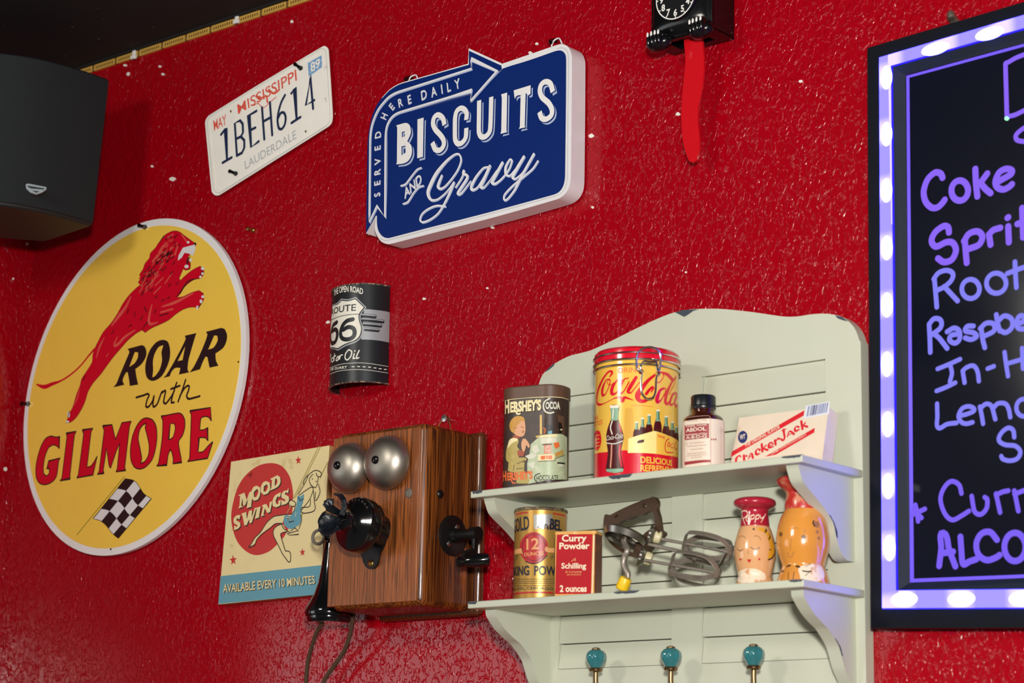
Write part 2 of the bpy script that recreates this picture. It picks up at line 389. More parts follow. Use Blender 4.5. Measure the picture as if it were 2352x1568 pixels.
        me.update(); me.validate()
        if any(s.sm): me.set_sharp_from_angle(angle=radians(angle))
        if parent is not None: o.parent = parent
        if bevel:
            b = o.modifiers.new('bevel', 'BEVEL'); b.width = bevel; b.segments = seg; b.limit_method = 'ANGLE'; b.angle_limit = radians(40)
            b.harden_normals = False
            for p in me.polygons: p.use_smooth = True
            me.set_sharp_from_angle(angle=radians(60))
        if label: o['label'] = label
        return o
def thing(name, label, cat, loc, group=None):
    o = bpy.data.objects.new(name, None); COL.objects.link(o); o.location = loc; o.empty_display_size = .05
    o['label'] = label; o['category'] = cat
    if group: o['group'] = group
    return o
def tag(o, label, cat, group=None):
    o['label'] = label; o['category'] = cat
    if group: o['group'] = group
    return o
def struct(o): o['kind'] = 'structure'; return o
# ================================================================ the setting
CEIL = 2.828; XL = -3.2
M_wall = wall_mat()
M_chip = mat('bare_plaster', 'e6dfd6', .7)
M_ceil = mat('black_ceiling', '0b0d10', .8, bump=.6, bscale=300)
M_black = mat('black_gloss', '0c0c0e', .18, spec=.5)
M_blackm = mat('black_satin', '15171b', .45)
M_steel = mat('steel', 'b9b7b2', .28, 1)
M_ink = mat('black_ink', '14110f', .45)
wl = MB(); wl.box(XL-.1, .9, 0, .12, 0, CEIL+.1, M_wall)
FW = front(0)
for px, py, r in ((295, 170, 4), (368, 153, 3), (375, 171, 3), (350, 382, 3), (397, 411, 5), (671, 50, 4), (583, 38, 3), (1234, 101, 3), (1219, 122, 3.5), (1132, 523, 3.5), (1359, 312, 5), (1840, 187, 4), (1558, 262, 4.5), (975, 686, 3), (1362, 476, 3), (1120, 662, 2.5), (12, 1077, 5), (754, 740, 3.5), (1576, 625, 2.5), (288, 150, 3), (540, 1240, 2)):
    k = 1+.4*random.random()
    lp = [(px+r*k*cos(a)*(.7+.5*random.random()), py+r*sin(a)*(.7+.5*random.random())) for a in [2*pi*i/9 for i in range(9)]]
    if px < 60: continue
    wl.prism(FW, lp, M_chip, 0, .0012)
struct(wl.build('wall_back'))
wl = MB(); wl.box(XL-.12, XL, -.65, 0, 0, CEIL+.1, M_wall)
sl = side(XL)
for px, py, r in ((12, 1077, 5), (62, 560, 3), (30, 640, 2.5)):
    wl.prism(sl, ell(px, py, r*.8, r, n=9), M_chip, 0, .0012)
struct(wl.build('wall_left'))
c = MB(); c.box(XL-.1, .9, -3.2, .1, CEIL, CEIL+.1, M_ceil)
M_speck = mat('ceiling_speck', '4a5054', .8)
for i in range(420):
    x, y = XL+random.random()*1.9, -random.random()*1.3; r = .0015+.002*random.random()
    c.add([(x+r*cos(a), y+r*sin(a), CEIL-.001*random.random()-.0004) for a in (0, 1.2, 2.5, 3.6, 5)], [(0, 1, 2, 3, 4)], M_speck)
struct(c.build('ceiling'))
M_floor = mat('floor_tile', '8f8478', .5, vary=.12, vscale=6)
f = MB(); f.box(XL-.1, 3, -7, .1, -.05, 0, M_floor); struct(f.build('floor'))
# ruler strip along the top of the wall
M_rule = mat('yellow_strip', 'c9a04a', .5, vary=.18, vscale=90); M_ruled = mat('yellow_strip_mark', '6b4a1c', .6)
zt = CEIL-.003; t = MB(); x = XL+.02; step = .0655; tk = MB()
while x < -1.9:
    t.box(x, x+step-.006, -.004, 0, zt-.0115, zt, M_rule)
    for j in range(9): tk.box(x+.006+j*.0058, x+.0085+j*.0058, -.0046, -.004, zt-.0085, zt-.0035, M_ruled)
    t.box(x+step-.006, x+step, -.003, 0, zt-.0115, zt, M_ruled); x += step
o = len(t.v); t.v += tk.v; t.f += [[o+i for i in q] for q in tk.f]; t.mi += [1]*len(tk.f); t.sm += tk.sm
struct(t.build('trim_1'))
t = MB(); t.box(XL+.02, -1.9, -.012, 0, zt, CEIL, M_ceil); struct(t.build('trim_2'))
M_white = mat('white_plastic', 'e4e2dd', .4)
for i, (px, py, lb) in enumerate(((310, 122, 'small white clip on the yellow ceiling strip, nearer the black speaker'), (546, 40, 'small white clip on the yellow ceiling strip, above the license plate'))):
    p = at(px, py, -.005); m = MB(); m.box(p.x-.004, p.x+.004, -.009, -.0046, p.z-.0125, p.z+.012, M_white); m.box(p.x-.006, p.x+.006, -.011, -.0046, p.z-.0125, p.z-.005, M_white)
    tag(m.build('cable_clip', bevel=.0012), lb, 'clip', 'white clips on the ceiling strip')
M_brass = mat('brass', 'b08d4c', .35, 1)
p = at(582, 529); m = MB(); m.lathe(p, [(.0045, 0), (.0045, .002), (.002, .0035), (.002, .012), (.003, .0125), (.003, .014), (0, .015)], M_brass, (0, -1, 0), 16)
m.tube([p+Vector((0, -.012, 0)), p+Vector((.004, -.014, -.003)), p+Vector((.007, -.015, 0))], .0016, M_brass, 8); tag(m.build('screw_hook'), 'small brass screw hook in the red wall above the round yellow sign', 'hook')

# ================================================================ loudspeaker in the corner
M_grille = mat('speaker_grille', '10161a', .8, bump=.4, bscale=900)
M_cab = mat('speaker_cabinet', '15181b', .6)
C0 = Vector((-2.965, -.265, 0)); nf = Vector((.80, -.60, 0)); rt = Vector((.60, .80, 0))
sp = thing('loudspeaker', 'large black loudspeaker with curved grille high in the wall corner', 'speaker', (C0.x, C0.y, 2.42))
zb, zt2 = 2.450, 2.722
def spk(w0, w1, bul, y0, z0, z1, m, tw=1.0):
    mb = MB(); n = 24; vs = []
    for z, k in ((z0, tw), (z1, 1.0)):
        lp = [(-w1*k, -.13), (w1*k, -.13)] if y0 is None else []
        lp += [(w0*k*(1-2*i/n), bul*(cos((1-2*i/n)*1.15)-cos(1.15))/(1-cos(1.15))) for i in range(n+1)]
        if y0 is not None: lp = lp+[(x, y-y0) for x, y in reversed(lp)]
        vs.append([C0+rt*a+nf*b+Vector((0, 0, z-.06*b*0)) for a, b in lp])
    N = len(vs[0]); mb.add(vs[0]+vs[1], [(i, (i+1) % N, N+(i+1) % N, N+i) for i in range(N)]+[tuple(reversed(range(N))), tuple(range(N, 2*N))], m); return mb
spk(.185, .10, .085, None, zb, zt2, M_cab, .93).build('cabinet', sp, bevel=.006)
gr = MB(); n = 24; rows = []
for z, k in ((zb+.006, .935), (zt2-.006, .995)):
    rows.append([C0+rt*(.184*k*(1-2*i/n))+nf*(.006+.085*(cos((1-2*i/n)*1.15)-cos(1.15))/(1-cos(1.15)))+Vector((0, 0, z)) for i in range(n+1)])
fr = rows[0]+rows[1]; bk = [v-nf*.0065 for v in fr]; K = n+1
fs = [(i+1, i, K+i, K+i+1) for i in range(n)]
gr.add(fr+bk, fs+[tuple(2*K+j for j in reversed(f)) for f in fs]+[(i, i+1, 2*K+i+1, 2*K+i) for i in range(n)]+[(K+i+1, K+i, 3*K+i, 3*K+i+1) for i in range(n)]+[(0, 2*K, 3*K, K), (n, K+n, 3*K+n, 2*K+n)], M_grille, True)
gr.build('grille', sp)
# badge on the grille
v = ray(82, 434); bp_ = None
tt = (C0+nf*.094-CAM).dot(nf)/v.dot(nf); bp_ = CAM+v*tt
PB = Plane(bp_, rt, (0, 0, 1), nf); M_silver = mat('silver_badge', '8f989d', .5, .3)
b = MB(); b.prism(PB, Z(0, 0, 2.8)((165, 1188), (180, 1183), (297, 1205), (298, 1220), (270, 1240), (232, 1252), (195, 1240), (168, 1215)), M_silver, -.004, .003)
b.poly(PB, Z(0, 0, 2.8)((178, 1196), (285, 1214), (284, 1222), (200, 1216), (180, 1206)), M_blackm, .0033)
b.poly(PB, Z(0, 0, 2.8)((205, 1228), (255, 1234), (232, 1243)), M_blackm, .0033); b.build('badge', sp)
b = MB(); q = C0-nf*.13+Vector((0, 0, 2.56)); b.tube([q+nf*.04, q-nf*.06], .03, M_cab, 20); b.build('wall_bracket', sp)

# ================================================================ license plate
SPL = front(-.010); zp = Z(460, 80, 4.125)
M_plate = wear('plate_white', 'f6f2e9', 'cfcabf', .68, 40, .4); M_navy = mat('plate_navy', '17264a', .5); M_pred = wear('plate_red', 'e0523c', 'ead9d0', .60, 500, .5)
M_pblue = wear('sticker_blue', '6d9fd0', 'c9d8e4', .55, 300, .5); M_pgrey = mat('emboss_grey', 'b4b8bb', .5)
pc = at(620, 280, 0); lp = thing('license_plate', 'white rusted license plate with dark blue digits, tilted on the red wall', 'license plate', (pc.x, 0, pc.z-.08))
out = cr(zp((60, 790), (95, 755), (620, 430), (1150, 115), (1185, 107), (1212, 140), (1235, 480), (1251, 745), (1243, 825), (1205, 872), (700, 1190), (180, 1516), (140, 1518), (108, 1480), (75, 1150), (46, 840)), 5, True)
m = MB(); m.prism(SPL, out, M_plate, -.0015, 0); m.build('plate', lp, bevel=.0008)
m = MB(); inn = [(620+(x-620)*.94, 281+(y-281)*.94) for x, y in out]; m.stroke(SPL, inn, 3.2, M_plate, .0012, True, 0); inn = [(620+(x-620)*.965, 281+(y-281)*.965) for x, y in out]; m.stroke(SPL, inn, 1.2, M_pgrey, .0005, True, 0); m.build('embossed_border', lp)
m = MB(); W = 6.6
for st in ([(200, 945), (238, 895), (243, 890), (256, 1175)], [(215, 1212), (300, 1162)], [(350, 1145), (330, 838), (380, 812), (405, 845), (408, 925), (388, 965), (345, 985)], [(388, 965), (420, 1000), (420, 1070), (398, 1118), (350, 1145)], [(535, 722), (463, 765), (485, 1065), (556, 1010)], [(475, 905), (525, 880)], [(588, 690), (610, 990)], [(663, 640), (685, 950)], [(600, 822), (675, 780)], [(866, 555), (898, 505), (916, 795)], [(868, 835), (952, 780)], [(1072, 700), (1045, 395), (1003, 668), (1082, 620)]):
    m.stroke(SPL, zp(*st), W, M_navy, .0008, False, 0)
m.stroke(SPL, zp((805, 572), (768, 645), (742, 740), (735, 820), (748, 885), (775, 892), (803, 850), (812, 785), (796, 740), (765, 742), (740, 790)), W, M_navy, .0008)
m.build('registration_lettering', lp)
m = MB(); m.text(SPL, 'MISSISSIPPI', zp((350, 665), (908, 328), (917, 430), (362, 752)), M_pred, .0005, .004)
m.stroke(SPL, zp((530, 580), (570, 610), (620, 580), (640, 640)), 5, M_pred, .0005); m.stroke(SPL, zp((650, 520), (700, 555), (750, 520)), 5, M_pred, .0005)
m.stroke(SPL, zp((510, 670), (550, 650), (600, 690), (660, 640), (720, 590)), 2, M_pred, .0005); m.build('state_name', lp)
m = MB(); m.text(SPL, 'MAY', zp((125, 815), (246, 752), (252, 850), (133, 908)), M_pred, .0006, .008); m.build('month_sticker', lp)
m = MB(); m.poly(SPL, zp((1020, 268), (1150, 195), (1156, 305), (1030, 395)), M_pblue, .0005); m.text(SPL, '89', zp((1045, 275), (1135, 222), (1140, 300), (1050, 355)), M_plate, .0007, .02); m.build('year_sticker', lp)
m = MB(); m.text(SPL, 'LAUDERDALE', zp((420, 1200), (905, 900), (913, 980), (430, 1275)), M_pgrey, .0005); m.build('county_name', lp)
for st in ([(908, 282), (935, 300), (965, 322)], [(290, 1295), (320, 1305), (350, 1318)]):
    m = MB(); a, b, c = [SPL.pt(*SPL.uv(*q), .003) for q in zp(*st)]; m.tube([a, b, c], [.0035, .0022, .0042], M_black, 10)
    m.tube([c, c+Vector((0, .012, 0))], .0018, M_black, 8); m.build('screw', lp)
for q in zp((290, 725), (1000, 915)): m = MB(); m.poly(SPL, ell(*q, 2.0, 3.0, n=12), M_ruled, .0004); m.build('mounting_hole', lp)

# ================================================================ round enamel sign
SD = front(-.012); zd = Z(0, 480, 3.92)
M_yel = mat('yellow_enamel', 'f4cb50', .16, coat=.6, vary=.03); M_rim = mat('white_enamel', 'e6e4e4', .22)
M_dred = mat('red_enamel', 'cc0a26', .2); M_sal = mat('salmon_enamel', 'd8564c', .25); M_dk = mat('black_enamel', '1f1a1c', .22); M_dw = mat('flag_white', 'dcdadb', .25)
dc = (-2.8774, 2.1894); ds = thing('enamel_sign', 'round yellow enamel sign with a red leaping lion and racing flag', 'sign', (dc[0], 0, dc[1]-.3))
th = math.atan2(.7174, -.6966)
def disc(k, n=96): return ell(dc[0], dc[1], .2853*k, .3087*k, th, n)
m = MB(); m.prism(front(0), disc(1.0), M_rim, .004, .0115, px=False); m.build('rim', ds, bevel=.002)
m = MB(); m.prism(front(0), disc(.958), M_yel, .0105, .0121, px=False); m.build('panel', ds, bevel=.0005)
lion = zd((1555, 200), (1610, 205), (1660, 240), (1700, 270), (1740, 298), (1767, 318), (1750, 350), (1740, 385), (1700, 420), (1690, 455), (1715, 490), (1712, 535), (1672, 550), (1652, 535), (1640, 560), (1612, 625), (1625, 645), (1680, 592), (1740, 547), (1800, 517), (1832, 540), (1835, 580), (1808, 620), (1760, 627), (1710, 657), (1660, 702), (1630, 752), (1592, 800), (1650, 790), (1720, 757), (1790, 735), (1830, 760), (1835, 810), (1815, 850), (1780, 885), (1740, 880), (1690, 887), (1640, 907), (1580, 947), (1520, 997), (1450, 1032), (1380, 1062), (1332, 1092), (1310, 1108), (1280, 1087), (1220, 1122), (1150, 1182), (1080, 1262), (1020, 1332), (960, 1412), (910, 1482), (835, 1570), (790, 1650), (770, 1720), (740, 1790), (690, 1870), (640, 1915), (598, 1922), (620, 1860), (660, 1770), (690, 1670), (722, 1590), (735, 1535), (765, 1485), (802, 1430), (832, 1375), (838, 1310), (862, 1240), (882, 1200), (930, 1110), (1000, 1030), (1060, 940), (1110, 850), (1170, 770), (1240, 702), (1270, 682), (1248, 655), (1272, 622), (1258, 590), (1290, 540), (1305, 495), (1348, 440), (1355, 400), (1402, 350), (1425, 312), (1480, 250), (1490, 232))
lion = soft(lion, 3, 48); m = MB(); m.stroke(SD, lion, 2.2, M_dk, .00025, True, 0); m.poly(SD, lion, M_dred, .0004)
tail = zd((850, 1262), (800, 1320), (740, 1395), (680, 1455), (610, 1510), (540, 1550), (470, 1575), (400, 1600), (330, 1578))
m.stroke(SD, tail, [6, 5, 4.5, 4.5, 4.5, 5, 9, 10, 3], M_dred, .0004)
for st, wd in (([(1180, 790), (1130, 890), (1060, 980), (1010, 1050)], 9), ([(940, 1160), (900, 1240), (870, 1340)], 7), ([(1420, 420), (1380, 470)], 9), ([(1500, 300), (1450, 370), (1420, 440)], 8), ([(1430, 560), (1380, 650), (1340, 690)], 6), ([(1550, 580), (1490, 670)], 5), ([(1560, 230), (1510, 260)], 6), ([(1480, 480), (1440, 540)], 5), ([(1370, 860), (1350, 950), (1350, 1030), (1420, 1020)], 7), ([(1460, 880), (1580, 840), (1740, 760)], 7), ([(1450, 930), (1560, 900)], 6), ([(1060, 1150), (1040, 1230), (1130, 1150), (1220, 1090)], 7), ([(980, 1300), (960, 1330)], 4), ([(720, 1620), (700, 1700), (650, 1800)], 4), ([(1640, 230), (1680, 290)], 5), ([(1600, 340), (1580, 410)], 8), ([(1400, 690), (1470, 620)], 5), ([(1390, 760), (1450, 700)], 5)):
    m.stroke(SD, zd(*st), [wd*.4]+[wd]*(len(st)-2)+[wd*.4] if len(st) > 2 else wd*.7, M_sal, .0007)
for st in ([(1510, 480), (1540, 430)], [(1465, 560), (1500, 520)], [(1380, 720), (1350, 740)], [(1420, 780), (1400, 800)], [(1520, 700), (1540, 670)], [(1530, 790), (1510, 810)], [(1590, 680), (1610, 660)], [(1590, 790), (1640, 730), (1700, 650), (1790, 625)], [(1300, 1060), (1330, 1020), (1280, 1085)], [(1440, 960), (1520, 940)], [(1300, 880), (1330, 930)], [(1220, 930), (1210, 970)], [(1270, 1000), (1290, 960)], [(1150, 940), (1160, 900)], [(1165, 1060), (1190, 1040)], [(1010, 1120), (1030, 1090)], [(770, 1500), (750, 1540)], [(1480, 240), (1440, 300)], [(1580, 470), (1560, 500)], [(1560, 560), (1540, 590)], [(1460, 830), (1480, 815)], [(1390, 940), (1410, 900)], [(1815, 850), (1790, 890)], [(1830, 540), (1805, 600)], [(615, 1870), (630, 1820)]):
    m.stroke(SD, zd(*st), [1.2]+[3.4]*(len(st)-2)+[1.2] if len(st) > 2 else 2.4, M_dk, .001)
rl = random.Random(12)
for i in range(95):                                             # mane: tufts swept down and back from the face
    u, v = rl.random(), rl.random(); x = 1600-330*v+(rl.random()-.5)*150*(1-.3*v); y = 250+480*v+(u-.5)*90
    if x > 1650-210*v+60 or x < 1500-250*v-20 or (x > 1580 and 330 < y < 520): continue
    l = 28+34*rl.random(); a = radians(118+18*rl.random()); p = [(x, y), (x+l*.5*cos(a)+5, y+l*.5*sin(a)), (x+l*cos(a), y+l*sin(a))]
    m.stroke(SD, zd(*p), [.8, 3.2, .6], M_dk if i % 2 else M_sal, .0009, smooth=3)
for x, y in ((1500, 225), (1462, 285), (1418, 330), (1378, 395), (1345, 455), (1318, 510), (1282, 560), (1262, 610), (1256, 650)):
    m.poly(SD, zd((x+30, y-18), (x-16, y+16), (x+26, y+26)), M_dred, .0005)
m.poly(SD, zd((1760, 320), (1765, 360), (1752, 395), (1742, 422), (1700, 400), (1665, 395), (1640, 440), (1605, 465), (1612, 420), (1650, 350), (1700, 335)), M_dw, .0011)
for e in ((1684, 518, 5, 4), (1722, 460, 3.5, 3.5), (1830, 537, 4.5, 3.5), (1828, 582, 3, 3), (1810, 612, 3, 3), (1830, 790, 3.4, 3.4), (1815, 832, 3.4, 4.4), (1782, 888, 2.8, 5), (1698, 300, 3, 3), (622, 1850, 3, 7), (612, 1914, 4, 2.5)): m.poly(SD, ell(*zd(e[:2])[0], *e[2:], n=12), M_dw, .0011)
m.stroke(SD, zd((1715, 430), (1690, 470), (1700, 500)), [2, 5, 2], M_dk, .0012); m.poly(SD, ell(*zd((1760, 312))[0], 3, 2.4, n=10), M_dk, .0012)
m.build('lion_emblem', ds)
m = MB()
for lps in ([[(1150, 1258), (1275, 1225), (1305, 1240), (1320, 1290), (1308, 1345), (1270, 1400), (1220, 1440), (1228, 1500), (1245, 1580), (1170, 1592), (1162, 1530), (1150, 1465), (1130, 1480), (1105, 1540), (1120, 1582), (1020, 1605), (1050, 1568), (1085, 1480), (1165, 1290)], [(1215, 1287), (1245, 1290), (1240, 1340), (1210, 1390), (1165, 1420)]],
            [[(1480, 1178), (1515, 1198), (1533, 1270), (1528, 1350), (1500, 1430), (1460, 1500), (1410, 1538), (1360, 1545), (1322, 1512), (1308, 1440), (1318, 1360), (1350, 1270), (1400, 1205), (1440, 1182)], [(1472, 1225), (1455, 1290), (1460, 1360), (1440, 1440), (1400, 1500), (1372, 1515), (1380, 1450), (1378, 1370), (1395, 1300), (1430, 1242)]],
            [[(1665, 1140), (1770, 1115), (1755, 1160), (1700, 1350), (1690, 1440), (1702, 1470), (1612, 1490), (1625, 1430), (1580, 1430), (1545, 1465), (1530, 1505), (1470, 1520), (1500, 1490), (1560, 1390), (1640, 1240), (1672, 1170)], [(1668, 1237), (1645, 1360), (1600, 1368)]],
            [[(1855, 1105), (1990, 1070), (2025, 1080), (2045, 1130), (2040, 1190), (2010, 1250), (1942, 1300), (1945, 1360), (1968, 1410), (1888, 1428), (1868, 1330), (1850, 1330), (1825, 1380), (1802, 1442), (1708, 1470), (1745, 1420), (1800, 1310), (1850, 1190), (1868, 1130)], [(1930, 1137), (1958, 1140), (1960, 1185), (1925, 1245), (1875, 1265)]]):
    m.poly(SD, [soft(zd(*l)) for l in lps], M_dk)
m.build('black_lettering', ds); m = MB()
z2 = Z(0, 880, 3.92)
for st in ([(1228, 128), (1290, 110), (1340, 100), (1325, 150), (1315, 205), (1335, 214), (1370, 170), (1388, 115)], [(1388, 115), (1378, 185), (1388, 212), (1420, 180), (1450, 95), (1462, 75)], [(1462, 85), (1490, 68), (1482, 120), (1475, 170), (1495, 182), (1540, 125), (1570, 70)], [(1592, -5), (1570, 60), (1550, 130), (1545, 172), (1568, 172)], [(1540, 52), (1620, 22)], [(1672, -30), (1640, 70), (1605, 165)], [(1622, 112), (1660, 48), (1698, 22), (1700, 60), (1682, 112), (1700, 140), (1750, 130), (1800, 116)]):
    m.stroke(SD, z2(*st), 5.2, M_dk)
m.build('black_lettering', ds)
m = MB()
G = [[[(537, 478), (536, 590), (515, 565), (480, 553), (440, 580), (410, 650), (393, 740), (395, 810), (418, 835), (442, 815), (448, 765), (425, 770), (440, 700), (545, 672), (530, 700), (515, 820), (490, 870), (440, 905), (390, 912), (350, 890), (328, 840), (325, 760), (340, 670), (370, 570), (410, 500), (460, 475), (505, 485)]],
     [[(597, 452), (690, 432), (672, 470), (632, 830), (635, 858), (542, 878), (560, 850), (605, 480)]], [[(742, 422), (840, 405), (822, 440), (785, 755), (820, 745), (850, 705), (877, 655), (840, 825), (692, 852), (708, 820), (755, 460)]],
     [[(925, 385), (1010, 372), (1042, 505), (1100, 355), (1185, 342), (1168, 390), (1125, 760), (1136, 783), (1045, 797), (1058, 770), (1080, 540), (1050, 610), (998, 765), (985, 740), (962, 585), (932, 780), (940, 808), (878, 820), (895, 790), (940, 430)]],
     [[(1320, 312), (1375, 330), (1408, 390), (1415, 490), (1400, 600), (1370, 690), (1310, 755), (1255, 772), (1210, 750), (1182, 690), (1177, 590), (1195, 480), (1230, 390), (1275, 330)], [(1320, 362), (1310, 400), (1330, 480), (1345, 560), (1340, 640), (1310, 700), (1270, 722), (1278, 670), (1262, 580), (1247, 500), (1260, 420), (1290, 375)]],
     [[(1452, 298), (1600, 268), (1640, 280), (1665, 330), (1665, 400), (1645, 470), (1612, 520), (1615, 580), (1640, 710), (1558, 725), (1562, 680), (1548, 615), (1535, 598), (1515, 650), (1505, 735), (1412, 745), (1430, 715), (1462, 500), (1468, 340)], [(1535, 365), (1570, 360), (1580, 390), (1575, 440), (1555, 490), (1520, 510)]],
     [[(1710, 250), (1898, 218), (1905, 340), (1880, 305), (1840, 300), (1810, 320), (1800, 420), (1840, 418), (1870, 398), (1875, 520), (1850, 490), (1795, 490), (1785, 620), (1830, 615), (1880, 560), (1918, 525), (1872, 675), (1690, 705), (1710, 670), (1725, 290)]]]
for g in G:
    for l in g: m.stroke(SD, soft(z2(*l)), 2.6, M_dk, .0006, True, 0)
    m.poly(SD, [soft(z2(*l)) for l in g], M_dred, .0004)
m.build('red_lettering', ds)
m = MB(); M_olive = mat('flag_pole_olive', '9b8a2e', .4)
m.stroke(SD, z2((1118, 842), (695, 1362)), 2.6, M_olive, .0003, smooth=0)
top = cr([(1130, 858), (1200, 872), (1240, 905), (1290, 985), (1330, 1018), (1366, 1036)], 8); bot = cr([(840, 1220), (900, 1235), (955, 1275), (1000, 1335), (1030, 1365), (1068, 1396)], 8)
def fl(u, v):
    a = top[int(u*(len(top)-1)+.5)]; b = bot[int(u*(len(bot)-1)+.5)]; return (a[0]+(b[0]-a[0])*v, a[1]+(b[1]-a[1])*v)
for i in range(4):
    for j in range(4):
        c = [(i+k/4)/4 for k in range(5)]
        m.poly(SD, z2(*([fl(u, j/4) for u in c]+[fl(u, (j+1)/4) for u in reversed(c)])), M_dk if (i+j) % 2 == 0 else M_dw, .0004)
m.stroke(SD, z2(*([fl(k/16, 0) for k in range(17)]+[fl(k/16, 1) for k in range(16, -1, -1)])), 1.4, M_dk, .0006, True, 0)
m.build('checkered_flag', ds)
for a, b in (((1262, 150), (1318, 165)), ((205, 1752), (268, 1754))):
    m = MB(); P0, P1 = [SD.pt(*SD.uv(*q), .003) for q in zd(a, b)]; m.tube([P0, (P0+P1)/2, P1], [.004, .0026, .0045], M_black, 10); m.tube([P1, P1+Vector((0, .01, 0))], .002, M_black, 8); m.build('screw', ds)
for q in (z2((998, 1493))[0], zd((2147, 1375))[0]): m = MB(); m.poly(SD, ell(*q, 1.9, 2.4, n=10), M_dk); m.build('mounting_hole', ds)

# ================================================================ blue sign with the arrow
SB = front(-.036); zb4 = Z(820, 70, 4.3556)
M_bw = mat('sign_white', 'e6e4e6', .3); M_blue = mat('sign_blue', '08276d', .28, vary=.04); M_lt = mat('pale_blue', 'a9b6d6', .35); M_line = mat('seam_grey', '8b8a8c', .5)
M_let = wear('worn_white', 'eceae8', '2a3350', .665, 330, .35, soft=.03)
bc = at(1080, 340, 0); bs = thing('arrow_sign', 'blue and white arrow shaped sign about biscuits and gravy', 'sign', (bc.x, 0, bc.z-.15))
body = cr(zb4((1425, 340), (1700, 248), (1985, 150), (2060, 137), (2120, 175), (2150, 265), (2148, 700), (2140, 1400), (2136, 1500), (2118, 1575), (2075, 1640), (2000, 1688), (1400, 1860), (800, 2015), (330, 2135), (250, 2115), (200, 2050), (178, 1980), (190, 1860), (195, 1400), (200, 1000), (420, 640)), 8, True)
m = MB(); m.prism(front(-.035), body, M_bw, -.032, 0); m.build('body', bs, bevel=.003)
face = cr(zb4((1455, 380), (1720, 296), (1980, 205), (2040, 200), (2080, 235), (2090, 300), (2088, 700), (2080, 1400), (2076, 1490), (2058, 1560), (2020, 1612), (1960, 1642), (1300, 1822), (700, 1975), (320, 2074), (260, 2062), (215, 2010), (198, 1940), (196, 1850), (200, 1500), (240, 1000), (420, 800)), 4, True)
m = MB(); m.poly(SB, face, M_blue, .0004-.001); mid = [(1080+(x-1080)*1.022, 340+(y-340)*1.027) for x, y in face]; m.stroke(SB, mid[8:62], .8, M_line, -.0008, False, 0); m.build('face', bs)
arrow = soft(zb4((1440, 335), (1117, 187), (1115, 335), (800, 424), (520, 503), (420, 535), (330, 590), (250, 670), (180, 780), (140, 900), (115, 1030), (105, 1150), (100, 1400), (95, 1700), (90, 2030), (190, 1850), (290, 1880), (300, 1400), (300, 1000), (340, 900), (420, 840), (700, 760), (1130, 640), (1128, 720), (1450, 385)), 4, 40)
m = MB(); SA = front(-.0362); m.prism(SA, arrow, M_blue, -.032, 0, m_side=M_bw)
edge = zb4((1440, 337), (1119, 190), (1117, 338), (800, 428), (520, 507), (420, 539), (330, 594), (252, 674))
m.stroke(SA, edge[:3], [5, 5, 3], M_bw, .0004, smooth=0); m.stroke(SA, edge[2:], [3, 2.4, 2.4, 2.2, 2, 1.5], M_bw, .0004, smooth=6); m.build('arrow_panel', bs)
m = MB(); brd = soft(zb4((124, 1918), (128, 1568), (133, 1080), (153, 940), (212, 795), (300, 685), (360, 640), (430, 610), (1148, 382), (1142, 285), (1402, 406), (1137, 706), (1148, 600), (430, 818), (350, 868), (300, 960), (286, 1090), (282, 1868), (202, 1755)), 4, 40)
m.stroke(SA, [(x+1.7, y+2.3) for x, y in brd], 4.6, M_lt, .0004, True, 0); m.stroke(SA, brd, 4.6, M_bw, .0007, True, 0); m.build('arrow_border', bs)
m = MB()
for ch, x, y, a, h, wx in (('S', 204, 1642, 90, .0128, 1.0), ('E', 205, 1525, 90, .0128, 1.1), ('R', 206, 1415, 90, .0128, 1.1), ('V', 208, 1310, 90, .0128, 1.1), ('E', 208, 1175, 90, .0128, 1.1), ('D', 212, 1043, 90, .0128, 1.1), ('H', 273, 858, 62, .0135, .9), ('E', 350, 762, 43, .0135, 1), ('R', 437, 722, 14, .0142, .95), ('E', 527, 690, 12, .0148, .95), ('D', 672, 643, 10, .0156, .95), ('A', 770, 612, 10, .0156, .9), ('I', 850, 586, 10, .0156, .9), ('L', 920, 565, 10, .0156, .9), ('Y', 1005, 535, 10, .0156, .9)):
    c = zb4((x, y))[0]; m.letter(SA, ch, (c[0]+.8, c[1]+1), radians(a), h, M_lt, .0004, .01, wx*.8); m.letter(SA, ch, c, radians(a), h, M_bw, .0007, .01, wx*.8)
m.build('arrow_lettering', bs)
m = MB()
def slab(kind, data, wd=0):
    for dx, dy, mt, h, gw in ((20, 24, M_lt, .0000, 0), (7, 7, M_blue, .0003, 1.6), (0, 0, M_let, .0006, 0)):
        sh = lambda l: zb4(*[(x+dx, y+dy) for x, y in l])
        if kind == 'p':
            m.poly(SB, [soft(sh(l)) for l in data], mt, h)
            if gw: m.stroke(SB, soft(sh(data[0])), gw, mt, h, True, 0)
        else: m.stroke(SB, sh(data), wd/4.3556+gw, mt, h, False, 5 if kind == 's' else 0, caps=False)
slab('p', [[(395, 950), (490, 925), (530, 950), (542, 1020), (520, 1080), (505, 1108), (545, 1150), (552, 1230), (520, 1300), (470, 1330), (395, 1340), (402, 1315), (405, 975)], [(452, 1015), (480, 1010), (482, 1060), (452, 1070)], [(448, 1160), (488, 1152), (488, 1222), (448, 1250)]])
slab('p', [[(608, 890), (670, 872), (668, 930), (662, 1265), (605, 1280)]])
slab('s', [(878, 945), (862, 880), (815, 845), (775, 872), (764, 935), (790, 995), (832, 1040), (868, 1095), (868, 1155), (830, 1198), (785, 1188), (757, 1120)], 56)
slab('s', [(1095, 895), (1097, 820), (1050, 778), (1000, 810), (983, 890), (983, 1080), (1010, 1132), (1055, 1122), (1090, 1070), (1097, 975)], 56)
